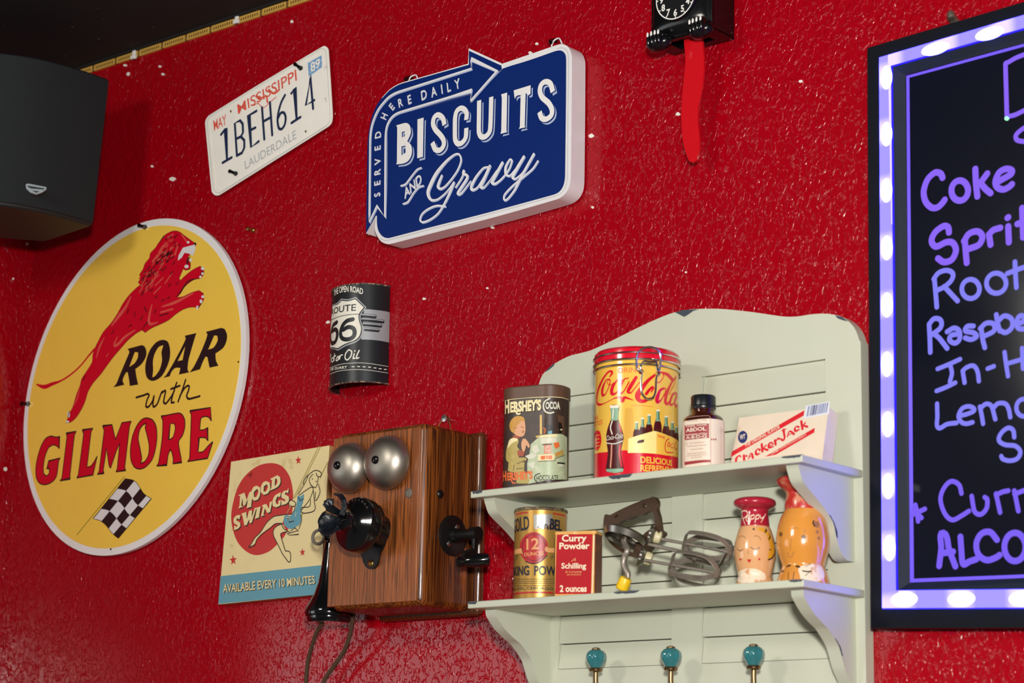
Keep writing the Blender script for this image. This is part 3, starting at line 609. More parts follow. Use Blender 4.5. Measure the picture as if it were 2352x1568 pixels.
slab('s', [(1225, 700), (1223, 860), (1222, 1010), (1245, 1062), (1290, 1060), (1330, 1010), (1340, 900), (1346, 665)], 56)
slab('p', [[(1445, 640), (1505, 622), (1505, 660), (1498, 1000), (1505, 1018), (1438, 1035), (1446, 1000), (1452, 680)]])
slab('p', [[(1570, 600), (1740, 548), (1738, 635), (1715, 650), (1690, 625), (1680, 960), (1690, 968), (1620, 985), (1632, 960), (1640, 645), (1600, 655), (1580, 685)]])
slab('s', [(1962, 615), (1938, 535), (1890, 513), (1845, 545), (1833, 610), (1858, 672), (1918, 725), (1952, 790), (1945, 850), (1895, 888), (1850, 875), (1828, 815)], 58)
m.build('block_lettering', bs)
m = MB(); zg = lambda *p: zb4(*[(x, y+1002) for x, y in p])
for pts, ws in (([(850, 450), (825, 510), (812, 560), (840, 580), (885, 555), (950, 480), (1010, 390), (1042, 300), (1025, 238), (980, 238), (900, 300), (800, 420), (738, 540), (712, 620), (740, 688), (800, 690), (870, 640), (925, 580), (970, 520)], [5, 7, 7, 5, 4, 4, 4, 4, 4, 4, 6, 9, 10, 9, 6, 4, 3.5, 3.5, 5]),
                ([(970, 520), (930, 620), (870, 740), (810, 830), (730, 890), (660, 915), (632, 890), (655, 830), (720, 780), (800, 750), (885, 757)], [6, 6, 5, 4, 4, 4, 4, 4, 4, 4, 4]),
                ([(990, 565), (1045, 480), (1075, 410), (1068, 398), (1062, 430), (1105, 450), (1090, 500), (1030, 590), (1012, 632), (1050, 622), (1140, 505)], [4, 4, 4, 4, 4, 6, 7, 7, 6, 4, 3]),
                ([(1325, 362), (1265, 375), (1195, 460), (1150, 545), (1152, 590), (1205, 570), (1270, 470), (1325, 362)], [4, 4, 6, 7, 6, 4, 4, 4]), ([(1330, 355), (1270, 490), (1240, 560), (1270, 568), (1330, 500), (1400, 400)], [7, 8, 7, 4, 3, 3]),
                ([(1455, 322), (1390, 440), (1352, 515), (1385, 530), (1450, 480), (1520, 390), (1552, 300), (1530, 288), (1490, 360), (1490, 430), (1530, 450), (1600, 370)], [7, 8, 7, 5, 4, 4, 4, 4, 6, 6, 4, 3]),
                ([(1670, 262), (1600, 380), (1558, 462), (1585, 482), (1660, 420), (1770, 240)], [7, 8, 7, 4, 4, 5]), ([(1770, 235), (1650, 450), (1580, 590), (1510, 680), (1475, 692), (1478, 640), (1550, 560), (1680, 450), (1760, 380), (1812, 303)], [6, 6, 5, 4, 4, 4, 4, 4, 4, 4]),
                ([(440, 552), (490, 532), (560, 440), (605, 388), (645, 370)], [3, 4, 3.6, 3.6, 3]), ([(463, 732), (510, 712), (570, 620), (620, 565), (667, 550)], [3, 4, 3.6, 3.6, 3])):
    m.stroke(SB, [(x+1.6, y+2) for x, y in zg(*pts)], ws, M_lt, .0003); m.stroke(SB, zg(*pts), ws, M_bw, .0007)
for o_, mt, h in ((5, M_lt, .0003), (0, M_bw, .0007)): m.text(SB, 'AND', [(x, y) for x, y in zg((468+o_, 590+o_), (638+o_, 425+o_), (650+o_, 520+o_), (478+o_, 682+o_))], mt, h, .012)
m.build('script_lettering', bs)
for (a, b, c), lb in ((((515, 510), (568, 452), (610, 490)), 0), (((1945, 160), (2000, 85), (2052, 135)), 1)):
    m = MB(); P = [at(*q, -.012) for q in zb4(a, b, c)]; m.tube([P[0], (P[0]+P[1])/2+Vector((-.001, 0, .003)), P[1]+Vector((0, .003, .002)), (P[1]+P[2])/2+Vector((.001, 0, .003)), P[2]], .0012, M_bw, 8, smooth=4); m.build('hanging_wire', bs)
for (px, py), lb in (((946, 180), 'black wall hook holding the left wire of the blue arrow sign'), ((1277, 95), 'black wall hook holding the right wire of the blue arrow sign')):
    p = at(px, py, 0); m = MB(); m.tube([p, p+Vector((0, -.006, 0)), p+Vector((.003, -.018, -.006)), p+Vector((.008, -.022, -.010))], [.0035, .0035, .003, .0028], M_black, 10, smooth=3); tag(m.build('wall_hook'), lb, 'hook', 'black hooks holding the blue arrow sign')
# ================================================================ half oil can
M_canb = wear('can_black', '24272a', '8d6f5d', .69, 45, .38, metal=.35); M_cang = mat('can_grey', '9fa2a6', .4, .2); M_canw = mat('can_white', 'e4e0d2', .4); M_caninner = mat('can_inner', '120c0c', .6)
M_rust = wear('can_rust', '3a3433', '9b7d6a', .50, 220, .6)
zc = Z(740, 630, 5.806)
pr_ = at(891, 864, 0); pl_ = at(775, 887, 0)
cw = .0545; cx = -2.3125; ax_u = Vector((cos(radians(1.2)), 0, sin(radians(1.2)))); ax_v = Vector((-sin(radians(1.2)), 0, cos(radians(1.2))))
ang = [pi*i/60 for i in range(61)]; hp = [(cw*cos(a), .052*sin(a)) for a in ang]; ins = [((cw-.002)*cos(a), .050*sin(a)) for a in reversed(ang)]
CF = Prof((cx, -.001, 2.118), hp+ins, ax_u, ax_v); HC = .1605
ct = thing('oil_can_sign', 'half round black and white motor oil can hung on the red wall', 'sign', (cx, 0, 2.118))
m = MB(); n = len(hp); vs = [CF.pt(CF.L[i], z) for z in (0, HC) for i in range(len(CF.p))]; N = len(CF.p)
m.add(vs, [(i, (i+1) % N, N+(i+1) % N, N+i) for i in range(n-1)], M_canb, True)
m.add(vs, [(i, (i+1) % N, N+(i+1) % N, N+i) for i in range(n-1, N)], M_caninner, True)
m.add(vs, [(i, N-1-i-1, N-1-i) for i in range(n-1)]+[(i, i+1, N-2-i) for i in range(n-1)]+[(N+i, 2*N-1-i, 2*N-2-i, N+i+1) for i in range(n-1)], M_canb)
m.build('can_shell', ct)
for z in (.0012, HC-.0012): m = MB(); m.tube([CF.pt(CF.L[i], z, .0004) for i in range(n)], .0014, M_rust, 8); m.build('rim', ct)
m = MB()
m.poly(CF, [zc((560, 462), (740, 478), (915, 505), (893, 910), (740, 880), (520, 868))], M_cang, .00015)
m.poly(CF, soft(zc((138, 405), (200, 380), (255, 322), (350, 330), (450, 300), (590, 440), (520, 530), (515, 610), (545, 720), (520, 840), (450, 905), (320, 955), (210, 1018), (150, 995), (98, 1002), (110, 700)), 4, 42), M_cang, .0003)
m.poly(CF, soft(zc((142, 415), (210, 395), (258, 338), (350, 345), (445, 316), (572, 440), (505, 530), (500, 610), (530, 720), (508, 830), (440, 892), (310, 940), (210, 1000), (150, 985), (102, 990), (115, 700)), 4, 42), M_canb, .0005)
m.poly(CF, soft(zc((146, 420), (212, 404), (262, 352), (350, 358), (443, 332), (556, 440), (492, 528), (490, 610), (520, 720), (496, 824), (432, 880), (310, 926), (210, 985), (150, 972), (106, 978), (118, 700)), 4, 42), M_canw, .0007)
m.stroke(CF, zc((122, 612), (200, 575), (300, 548), (400, 535), (490, 532)), 1.4, M_canb, .0009)
for y0, x0_, x1, h in ((520, 520, 722, 50), (575, 520, 825, 52), (640, 540, 795, 48), (705, 556, 762, 48)):      # winged bars
    k = .105; q = lambda x, y: (x, y+(x-x0_)*k*.9)
    m.poly(CF, soft(zc(q(x0_, y0), q(x1-14, y0), q(x1, y0+12), q(x1-2, y0+h-10), q(x1-16, y0+h), q(x0_+4, y0+h)), 4, 70), M_canb, .0006); m.poly(CF, soft(zc(q(x0_, y0+5), q(x1-18, y0+5), q(x1-9, y0+13), q(x1-12, y0+h*.5), q(x0_+3, y0+h*.5)), 4, 70), M_cang, .0008)
m.build('shield_emblem', ct)
m = MB()
m.text(CF, 'THE OPEN ROAD', zc((160, 215), (548, 195), (545, 268), (160, 292)), M_canw, .0004, .02, arc=.004)
m.build('lettering', ct); m = MB()
m.text(CF, 'ROUTE', zc((136, 470), (455, 398), (452, 485), (134, 548)), M_canb, .001, .012)
for st in ([(200, 640), (155, 680), (128, 760), (120, 850), (135, 915), (180, 900), (205, 830), (205, 760), (180, 735), (140, 760)], [(410, 600), (330, 625), (275, 690), (250, 780), (270, 850), (340, 868), (410, 840), (435, 780), (415, 720), (350, 705), (285, 740)]):
    m.stroke(CF, zc(*st), 10, M_canb, .001)
m.build('route_number', ct); m = MB()
for st in ([(95, 1200), (110, 1090), (100, 1130), (120, 1070), (115, 1170)], [(130, 1130), (150, 1110), (155, 1150), (135, 1165), (128, 1130)], [(170, 1060), (165, 1150)], [(160, 1095), (185, 1085)], [(195, 1120), (220, 1095), (215, 1140), (192, 1148), (195, 1120)], [(235, 1090), (232, 1130), (250, 1080), (275, 1075)], [(350, 1010), (315, 1060), (310, 1120), (340, 1140), (385, 1090), (395, 1030), (360, 1005)], [(430, 1060), (415, 1120), (440, 1118)], [(495, 1015), (465, 1080), (460, 1120), (490, 1110)], [(438, 1020), (440, 1026)]):
    m.stroke(CF, zc(*st), 3, M_canw, .0006)
m.build('lettering', ct); m = MB()
m.text(CF, 'ONE QUART', zc((110, 1258), (335, 1222), (332, 1255), (110, 1292)), M_canw, .0005, .02)
m.stroke(CF, zc((88, 1255), (220, 1205), (400, 1182), (600, 1185), (875, 1228)), 1, M_canw, .0005); m.stroke(CF, zc((82, 1340), (220, 1290), (400, 1270), (600, 1275), (875, 1315)), 1, M_canw, .0005)
for x, y in ((395, 1230), (468, 1228), (540, 1231), (612, 1236), (684, 1246), (752, 1256), (820, 1266)): m.stroke(CF, zc((x, y), (x+38, y+3)), 2, M_canw, .0005, False, 0, caps=False)
m.build('lettering', ct)

# ================================================================ square mood sign
MS = front(-.016); zm = Z(490, 1010, 3.92)
M_crm = wear('cream_paint', 'e4d29b', 'd5c088', .62, 25, .45); M_mred = wear('sign_red', 'bf2f2b', 'd8b88a', .74, 90, .42); M_teal = wear('sign_teal', '5d97a8', '8fb3b8', .70, 120, .42); M_side = mat('raw_wood_edge', 'b38e5a', .6); M_mk = mat('brown_black_ink', '33291d', .5); M_gold = mat('rope_ochre', 'a99a55', .5)
mc = at(630, 1220, 0); ms = thing('mood_sign', 'square cream and red sign showing a woman on a swing, left of the telephone', 'sign', (mc.x, 0, mc.z-.12))
sq = zm((160, 196), (1030, 52), (930, 1396), (46, 1480))
sq[1] = (757, 1022.5); sq[2] = (735, 1364)
m = MB(); m.prism(MS, sq, M_crm, -.015, 0, m_side=M_side); m.build('panel', ms, bevel=.0012)
m = MB(); m.poly(MS, cr(zm((520, 208), (620, 238), (690, 335), (718, 470), (716, 600), (690, 760), (645, 860), (585, 930), (500, 1005), (390, 1037), (300, 1005), (220, 920), (175, 800), (162, 680), (180, 560), (220, 430), (290, 320), (400, 235)), 5, True), M_mred)
m.poly(MS, zm((66, 1226), (962, 1128), (1000, 1124), (975, 1388), (46, 1476)), M_teal)
for x, y, r in ((766, 184, 30), (180, 1082, 36), (804, 1012, 28)):
    m.poly(MS, zm(*[(x+r*k*cos(a)*.95, y+r*k*1.35*sin(a)) for a, k in [(-pi/2+pi*i/5-.1, 1 if i % 2 == 0 else .42) for i in range(10)]]), M_mred)
m.build('painted_shapes', ms)
m = MB()
def serif(lets, mm, h, off):
    for ls in lets: m.poly(MS, [soft(zm(*[(x+off, y+off*1.3) for x, y in l]), 4, 45) for l in ls], mm, h)
MO = [[[(225, 500), (285, 475), (305, 540), (330, 470), (362, 458), (358, 485), (345, 590), (350, 600), (305, 615), (315, 530), (290, 590), (272, 590), (265, 520), (255, 595), (275, 600), (228, 618), (240, 590), (245, 505)]], [[(395, 412), (425, 430), (425, 490), (405, 535), (372, 548), (345, 520), (345, 470), (365, 425)], [(400, 440), (410, 470), (390, 515), (370, 515), (370, 470)]], [[(480, 370), (512, 385), (515, 440), (495, 480), (458, 495), (430, 470), (432, 425), (450, 385)], [(485, 398), (495, 425), (478, 465), (456, 465), (458, 420)]], [[(515, 352), (580, 318), (605, 335), (607, 385), (580, 425), (530, 450), (512, 455), (525, 430), (533, 365)], [(568, 345), (580, 365), (575, 395), (555, 415), (560, 355)]],
      [[(248, 680), (240, 715), (215, 705), (212, 725), (245, 745), (248, 775), (225, 800), (190, 812), (192, 770), (215, 785), (222, 770), (190, 750), (185, 715), (205, 685), (230, 675)]], [[(255, 665), (300, 648), (305, 715), (325, 640), (352, 630), (350, 700), (375, 615), (392, 608), (350, 745), (330, 750), (325, 715), (305, 765), (283, 772), (268, 690)]], [[(385, 615), (430, 598), (415, 690), (420, 695), (378, 712), (395, 625)]], [[(440, 590), (480, 575), (505, 620), (512, 560), (535, 552), (515, 650), (490, 658), (468, 615), (455, 672), (470, 675), (432, 690), (452, 605)]], [[(612, 470), (605, 515), (580, 510), (565, 550), (575, 580), (590, 575), (590, 550), (612, 540), (605, 592), (570, 608), (538, 595), (538, 545), (560, 500)]], [[(682, 435), (678, 480), (655, 470), (648, 490), (682, 510), (685, 545), (660, 575), (615, 588), (618, 540), (645, 555), (655, 540), (618, 520), (615, 490), (640, 460), (665, 455)]]]
serif(MO, M_mk, .0006, 7); serif(MO, M_crm, .0009, 0)
for o_, mt, h in ((5, M_mk, .0006), (0, M_crm, .0009)): m.text(MS, 'AVAILABLE EVERY 10 MINUTES', zm((92+o_, 1302+o_), (915+o_, 1222+o_), (920+o_, 1292+o_), (92+o_, 1376+o_)), mt, h, .012)
m.build('lettering', ms)
m = MB(); K = M_mk
for st in ([(968, 60), (725, 550), (665, 660)], [(950, 60), (712, 548)], [(1025, 215), (870, 540), (740, 800)], [(1030, 200), (735, 800)]): m.stroke(MS, zm(*st), 2.2, M_gold, .0006, False, 0)
leg1 = zm((650, 672), (600, 680), (550, 690), (490, 740), (430, 830), (380, 880), (350, 930), (330, 965), (355, 955), (380, 940), (395, 900), (440, 850), (520, 790), (565, 755), (625, 752))
leg2 = zm((622, 755), (570, 780), (545, 820), (550, 870), (590, 950), (630, 1030), (660, 1070), (690, 1100), (700, 1060), (698, 1020), (680, 1000), (655, 1000), (635, 940), (610, 850), (640, 832), (670, 828))
body_ = zm((810, 390), (870, 300), (930, 275), (975, 295), (960, 360), (960, 470), (920, 560), (915, 640), (830, 660), (795, 640), (790, 720), (760, 780), (700, 800), (640, 770), (650, 670), (690, 668), (715, 660), (735, 600), (690, 600), (685, 560), (720, 535), (765, 500), (790, 440))
for q in (leg1, leg2, body_): m.poly(MS, soft(q), M_crm, .0007)
m.poly(MS, cr(zm((765, 502), (790, 510), (820, 490), (812, 560), (792, 630), (795, 710), (775, 765), (700, 802), (645, 768), (638, 715), (655, 678), (705, 682), (745, 615), (758, 550)), 4, True), M_teal, .001)
for q in (leg1, leg2): m.stroke(MS, q, 2.2, K, .0012, smooth=4)
for st in ([(815, 400), (830, 350), (880, 300), (925, 275), (970, 290), (975, 325), (945, 330), (930, 300)], [(860, 320), (835, 380), (800, 440), (770, 490)], [(900, 310), (870, 350), (880, 400), (920, 430), (940, 400), (950, 340)], [(950, 400), (965, 470), (935, 540), (915, 545)], [(925, 470), (920, 530)], [(780, 500), (830, 460), (890, 425), (905, 450), (870, 540), (800, 630)], [(905, 450), (915, 560), (915, 635), (830, 660), (800, 650), (800, 610), (870, 600), (880, 540)], [(690, 600), (683, 560), (700, 540), (740, 560), (745, 590), (715, 600), (700, 590)], [(745, 580), (735, 630), (712, 670)], [(650, 672), (700, 670), (715, 665)], [(795, 680), (798, 730), (775, 800)], [(620, 760), (640, 800), (690, 830)], [(668, 700), (700, 720), (690, 740), (730, 730)], [(770, 520), (790, 545), (815, 530)], [(893, 348), (898, 354)], [(928, 372), (934, 378)], [(880, 402), (884, 410)]):
    m.stroke(MS, zm(*st), 2.1, K, .0013, smooth=4)
m.stroke(MS, zm((670, 845), (770, 815), (772, 850), (690, 858)), 1.4, K, .0013, True, 0); m.stroke(MS, zm((330, 955), (328, 968), (350, 958)), 2.4, K, .0014); m.stroke(MS, zm((375, 935), (372, 962)), 1.6, K, .0014)
m.stroke(MS, zm((700, 820), (740, 790), (770, 820)), 1.6, K, .0013, False, 0)
for st in ([(660, 695), (690, 705), (700, 730)], [(750, 650), (745, 690)]): m.stroke(MS, zm(*st), 1.4, M_crm, .0014)
m.build('painted_figure', ms)
m = MB()
for st in ([(320, 320), (345, 310), (352, 300)], [(335, 335), (345, 325)]): m.stroke(MS, zm(*st), 2, M_ink, .001, False, 0)
m.build('scratch_mark', ms)

# ================================================================ wall telephone
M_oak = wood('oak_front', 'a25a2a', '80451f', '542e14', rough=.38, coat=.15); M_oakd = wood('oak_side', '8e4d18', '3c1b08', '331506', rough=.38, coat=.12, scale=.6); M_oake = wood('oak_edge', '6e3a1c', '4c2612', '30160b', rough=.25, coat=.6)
M_nick = wear('aged_nickel', 'b3aca0', '7d7264', .60, 18, .43, metal=1, soft=.25, bump=.05, bscale=600)
M_bake = mat('bakelite', '0b0b0d', .12, coat=.5, bump=.05, bscale=120); M_horn = mat('cracked_bakelite', '10161c', .35, bump=.35, bscale=300)
M_iron = mat('blackened_iron', '151515', .4, .3); M_cord = mat('brown_cord', '4a3420', .8, bump=.5, bscale=900); M_chipw = mat('worn_edge', '6b6258', .6)
zt_ = Z(690, 950, 3.266); YF = -.128
dl = at(*zt_((240, 180))[0], YF); dlb = at(*zt_((205, 1440))[0], YF); dr_ = at(*zt_((890, 103))[0], YF); drb = at(*zt_((873, 1413))[0], YF)
x0 = (dl.x+dlb.x)/2; x1 = (dr_.x+drb.x)/2; z1 = (dl.z+dr_.z)/2; z0 = (dlb.z+drb.z)/2
xr = -2.0585
tp = thing('wall_telephone', 'antique oak wall telephone with two metal bells and a black mouthpiece', 'telephone', (-2.15, 0, z0))
m = MB(); m.box(x0-.004, xr+.014, -.018, -.001, z0-.012, z1+.008, M_oake); m.build('backboard', tp, bevel=.009, seg=5)
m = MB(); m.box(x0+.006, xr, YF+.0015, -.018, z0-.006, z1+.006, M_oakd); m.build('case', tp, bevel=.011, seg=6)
m = MB(); m.box(x0, x1, YF, YF+.007, z0, z1, M_oak); dd = m.build('door', tp, bevel=.0015)
def bell(px, py, r):
    p = at(px, py, YF-.030); O = Vector((p.x, YF, p.z)); m = MB()
    m.lathe(O, [(r*.97, .004), (r, .006), (r, .008), (r*.985, .013), (r*.93, .0195), (r*.82, .026), (r*.62, .0315), (r*.38, .0345), (r*.14, .0355), (0, .0356)], M_nick, (0, -1, 0), 64); b = m.build('bell', tp)
    m = MB(); m.lathe(O, [(.009, 0), (.009, .006)], M_iron, (0, -1, 0), 16); m.build('bell_post', b)
    m = MB(); m.lathe(O, [(.0062, .0350), (.0062, .0365), (.0052, .0385), (.003, .0395), (0, .0397)], M_black, (0, -1, 0), 20); m.build('screw', b)
bell(781, 1069.5, .0378); bell(868.5, 1057, .0400)
pk = at(842, 1066, YF-.02); m = MB(); m.tube([(pk.x, YF, pk.z), (pk.x, YF-.02, pk.z)], .002, M_brass, 10); m.sphere((pk.x, YF-.021, pk.z), .004, M_brass); m.build('clapper', tp)
# transmitter
PL = front(YF-.0005); m = MB()
m.prism(PL, cr(zt_((560, 690), (600, 690), (640, 780), (662, 880), (640, 980), (606, 1050), (592, 1120), (560, 1160), (515, 1158), (485, 1115), (465, 1050), (425, 1000), (400, 900), (440, 780), (500, 710)), 5, True), M_iron, 0, .004); mp_ = m.build('mouthpiece_plate', tp, bevel=.001)
m = MB(); q = at(*zt_((528, 1122))[0], YF-.004); m.lathe(q, [(.0055, 0), (.0055, .0012), (.004, .0025), (0, .003)], M_brass, (0, -1, 0), 16); m.build('screw', mp_)
dcn = at(812, 1202, YF-.050); nx = Vector((-.06, -1, .10)).normalized(); B0 = Vector((dcn.x, dcn.y, dcn.z)); pc_ = B0-nx*.045
m = MB(); m.tube([Vector((pc_.x+.004, YF, pc_.z-.002)), B0-nx*.02], [.024, .02], M_bake, 24); m.build('neck', tp)
m = MB(); R_ = .0405
m.lathe(B0, [(.02, -.024), (R_*.93, -.022), (R_, -.018), (R_, -.006), (R_*.985, -.003), (R_*.95, -.001)], M_bake, nx, 64); hs = m.build('transmitter_housing', tp)
m = MB(); m.lathe(B0, [(R_*.955, -.002), (R_*.95, 0), (R_*.90, .001), (R_*.72, .0035), (R_*.52, .0075), (.0175, .0100), (.0150, .0125), (.0150, .015)], M_bake, nx, 64); tf = m.build('transmitter_face', tp)
X_ = nx.cross(Vector((0, 0, 1))).normalized(); X_ = -X_ if X_.x < 0 else X_; Y_ = Vector((0, 0, 1)) - nx*nx.z; Y_.normalize()
TFp = Plane(B0+nx*.0021, X_, Y_, nx); m = MB()
for i, ch in enumerate('KELLOGG'):
    a = radians(112-i*12.5); r = R_*.84; h = .0042; m_pt = (r*cos(a), r*sin(a)); vs, fs = text_mesh(ch, .01); xa = (min(v[0] for v in vs)+max(v[0] for v in vs))/2; b_ = a-pi/2
    o_ = [(m_pt[0]+((x-xa)*cos(b_)-(y-CAPH/2)*sin(b_))*h/CAPH, m_pt[1]+((x-xa)*sin(b_)+(y-CAPH/2)*cos(b_))*h/CAPH) for x, y in vs]
    m.surf2d(TFp, o_, fs, M_chipw, .0)
m.build('lettering', tf)
# broken horn: inner cup, collar and the ragged flare pieces
hv = (nx+Vector((-.10, 0, .0))).normalized(); H0 = B0+nx*.012
m = MB(); m.lathe(H0, [(.0150, -.002), (.0155, .002), (.0148, .006), (.0138, .010), (.0125, .010), (.0120, .002), (0, .001)], M_bake, hv, 40); m.build('horn_collar', tp)
def shard(name, a0, a1, prof, jag, seedv):
    rnd = random.Random(seedv); n = 18; X = hv.orthogonal().normalized(); Xx = Vector((1, 0, 0)) - hv*hv.x; Xx.normalize(); Yy = hv.cross(Xx); m = MB(); vs = []
    K = len(prof); jit = [1+jag*(rnd.random()-.5)*2 for _ in range(n+1)]
    for side_ in (0, 1):
        for j, (r, z) in enumerate(prof):
            for i in range(n+1):
                a = a0+(a1-a0)*i/n; f = j/(K-1); e = 1-(abs(i/n-.5)*2)**4*.25; zz = z*(1 if j < K-2 else 1+(jit[i]*e-1)*f); rr = r-(.0022 if side_ else 0)
                vs.append(H0+hv*zz+Xx*(rr*cos(a))+Yy*(rr*sin(a)))
    M_ = (n+1)*K; fs = []
    for j in range(K-1):
        for i in range(n):
            q = (j*(n+1)+i, j*(n+1)+i+1, (j+1)*(n+1)+i+1, (j+1)*(n+1)+i); fs += [q, tuple(M_+t for t in reversed(q))]
    for i in range(n): t = (K-1)*(n+1)+i; fs.append((t, t+1, M_+t+1, M_+t)); fs.append((i+1, i, M_+i, M_+i+1))
    for j in range(K-1):
        t = j*(n+1); u = t+n; fs.append((t, t+n+1, M_+t+n+1, M_+t)); fs.append((u+n+1, u, M_+u, M_+u+n+1))
    m.add(vs, fs, M_horn, True); m.build(name, tp)
flare = [(.0140, .006), (.0145, .013), (.0165, .020), (.0205, .0275), (.0245, .0315), (.0280, .0330)]
shard('horn_fragment', radians(150), radians(318), flare, .045, 3); shard('horn_fragment', radians(95), radians(142), [(r*1.02, z*1.02) for r, z in flare], .06, 5); shard('horn_fragment', radians(-38), radians(-8), [(r, z*.85) for r, z in flare], .08, 8)
tcut = [(zx, zy) for zx, zy in [(310, 760), (330, 700), (325, 650), (300, 610), (265, 600)]]
m = MB(); PH = [at(*q, B0.y-.022) for q in zt_(*tcut)]; m.band(PH, (.6, .8, 0), .008, .003, M_horn); m.build('horn_splinter', tp)
# screws and lock on door and side
q = at(*zt_((815, 595))[0], YF); m = MB(); m.lathe((q.x, YF, q.z), [(.007, -.001), (.007, .0015), (.0055, .0025), (.0055, .001), (0, .001)], M_chipw, (0, -1, 0), 24); m.build('keyhole', tp)
SX = side(xr); q = atx(*zt_((1047, 602))[0], xr); m = MB(); m.lathe(q, [(.0065, -.001), (.0065, .0015), (.005, .003), (0, .0035)], M_iron, (1, 0, 0), 20); m.build('screw', tp)
# crank
q = atx(*zt_((1140, 915))[0], xr); m = MB(); m.lathe(q, [(.030, -.001), (.030, .002), (.027, .0035), (0, .0035)], M_iron, (1, 0, 0), 48); kp = m.build('crank_plate', tp)
for z_ in ((1175, 850), (1113, 975)): s_ = atx(*zt_(z_)[0], xr+.0035); m = MB(); m.lathe(s_, [(.0042, -.001), (.0042, .001), (.003, .002), (0, .0025)], M_steel, (1, 0, 0), 14); m.build('screw', kp)
e = q+Vector((.045, 0, 0)); m = MB(); m.tube([q, q+Vector((.012, 0, 0)), q+Vector((.012, 0, 0)), e], [.011, .010, .0075, .0075], M_iron, 20); m.tube([e-Vector((.008, 0, 0)), e+Vector((.006, 0, 0))], .010, M_iron, 20); m.build('crank_shaft', tp)
h0 = atx(*zt_((1205, 1110))[0], e.x-.004); m = MB(); m.band([e+Vector((0, .0, .008)), e+Vector((0, -.001, -.012)), e+Vector((.0, -.002, -.026)), e.lerp(h0, .72), e.lerp(h0, .9), h0+Vector((0, 0, -.006))], (0, 1, 0), .010, .006, M_iron); m.build('crank_arm', tp, bevel=.0015)
h1 = h0+Vector((.030, .021, .0035)); ax = (h1-h0).normalized(); m = MB(); Lh = (h1-h0).length+.010; m.lathe(h0-ax*.004, [(0, -.004), (.0065, -.002), (.0085, .002), (.006, .008), (.0085, .014), (.0100, .024), (.0100, Lh-.008), (.0085, Lh-.002), (0, Lh)], M_bake, ax, 24); m.build('crank_handle', tp)
# receiver on its hook, left of the case
RY = -.065; q = at(755, 1415, RY); rx = q.x; ztop = at(757, 1222, RY).z; zr = q.z
m = MB(); m.lathe((rx, RY, 0), [(.031, zr-.010), (.033, zr-.006), (.033, zr-.001)], M_bake, seg=48)
m.lathe((rx, RY, 0), [(.0355, zr-.001), (.0368, zr+.004), (.0360, zr+.010), (.0320, zr+.018), (.0245, zr+.032), (.0185, zr+.050), (.0145, zr+.075), (.0120, zr+.100), (.0105, ztop-.020), (.0100, ztop-.008), (.0120, ztop-.004), (.0140, ztop+.004), (.0120, ztop+.011), (.006, ztop+.015), (0, ztop+.0155)], M_bake, seg=48); rc = m.build('receiver', tp)
rg = at(*zt_((135, 925))[0], RY-.020); m = MB(); m.tube([rg+Vector((.0105*cos(a), .002*cos(a), .0105*sin(a))) for a in [2*pi*i/28 for i in range(28)]], .0024, M_chipw, 10, closed=True)
m.tube([rg+Vector((.010, .002, -.003)), Vector((rx-.002, RY-.012, ztop-.010)), Vector((rx+.018, RY-.010, ztop-.012)), Vector((x0+.008, RY+.01, ztop-.012))], [.003, .004, .004, .004], M_iron, 10); m.build('receiver_hook', tp)
P = [(rx-.012, RY, zr-.009)]+[tuple(at(px, py, yy)) for px, py, yy in ((727, 1452, -.06), (716, 1485, -.05), (707, 1520, -.042), (703, 1568, -.035), (701, 1640, -.03))]
m = MB(); m.tube(P, .0032, M_cord, 10, smooth=6); m.build('cord', tp)
P = [tuple(at(px, py, yy)) for px, py, yy in ((813, 1390, -.045), (810, 1420, -.045), (804, 1455, -.04), (790, 1495, -.032), (766, 1530, -.028), (742, 1568, -.026), (722, 1640, -.024))]
m = MB(); m.tube(P, .0032, M_cord, 10, smooth=6); m.build('cord', tp)
# wire from the case top up to the nail
nl = at(1024, 961, -.010); m = MB(); wA = at(1003, 987, -.012); wB = at(1036, 986, -.012); m.tube([wA-Vector((0, 0, .01)), wA, nl+Vector((-.006, .0, .0)), nl+Vector((0, .002, .004)), nl+Vector((.006, 0, -.001)), wB, wB-Vector((0, 0, .01))], .0009, M_brass, 8, smooth=5); m.build('hanging_wire', tp)
m = MB(); m.lathe((nl.x, 0, nl.z), [(.002, 0), (.002, .013), (.0052, .0132), (.0055, .0145), (0, .0152)], M_steel, (0, -1, 0), 20); tag(m.build('wall_nail'), 'flat-headed nail in the red wall above the oak telephone', 'nail')
# ================================================================ white wall shelf
M_shelf = mat('cream_green_paint', 'c2c5b2', .42, vary=.05, vscale=9); M_wornp = mat('dark_under_paint', '39414d', .6); M_groove = mat('groove', '4d5147', .7)
X0, X1 = -1.937, -1.394; PT = .020; ZU, ZL = 1.9025, 1.7495; TH = .0095; YS = -.162
sh = thing('wall_shelf', 'cream painted two-tier wall shelf with scalloped top and turquoise coat knobs', 'shelf', ((X0+X1)/2, 0, 1.45))
z1f = Z(1220, 690, 2.868); FP = front(-PT)
crv = cr(z1f((50, 560), (62, 515), (90, 470), (160, 412), (250, 366), (330, 345), (400, 325), (520, 270), (700, 180), (850, 112), (950, 76), (1050, 58), (1150, 54), (1250, 55), (1450, 75), (1650, 104), (1750, 105), (1850, 90), (1950, 87), (2040, 104), (2100, 145), (2140, 200), (2165, 275)), 4)
cu = [FP.uv(*p) for p in crv]; cu[0] = (X0, cu[0][1]); cu[-1] = (X1, cu[-1][1])
SLX = ((-1.890, -1.6945), (-1.6445, -1.448)); SLZ = [2.0550, 2.0115, 1.9745, 1.9370, 1.8975, 1.8580, 1.8187, 1.7790, 1.7400, 1.7005, 1.6655]
outl = [(X0, 1.45), (X1, 1.45)]+[c for c in reversed(cu)]
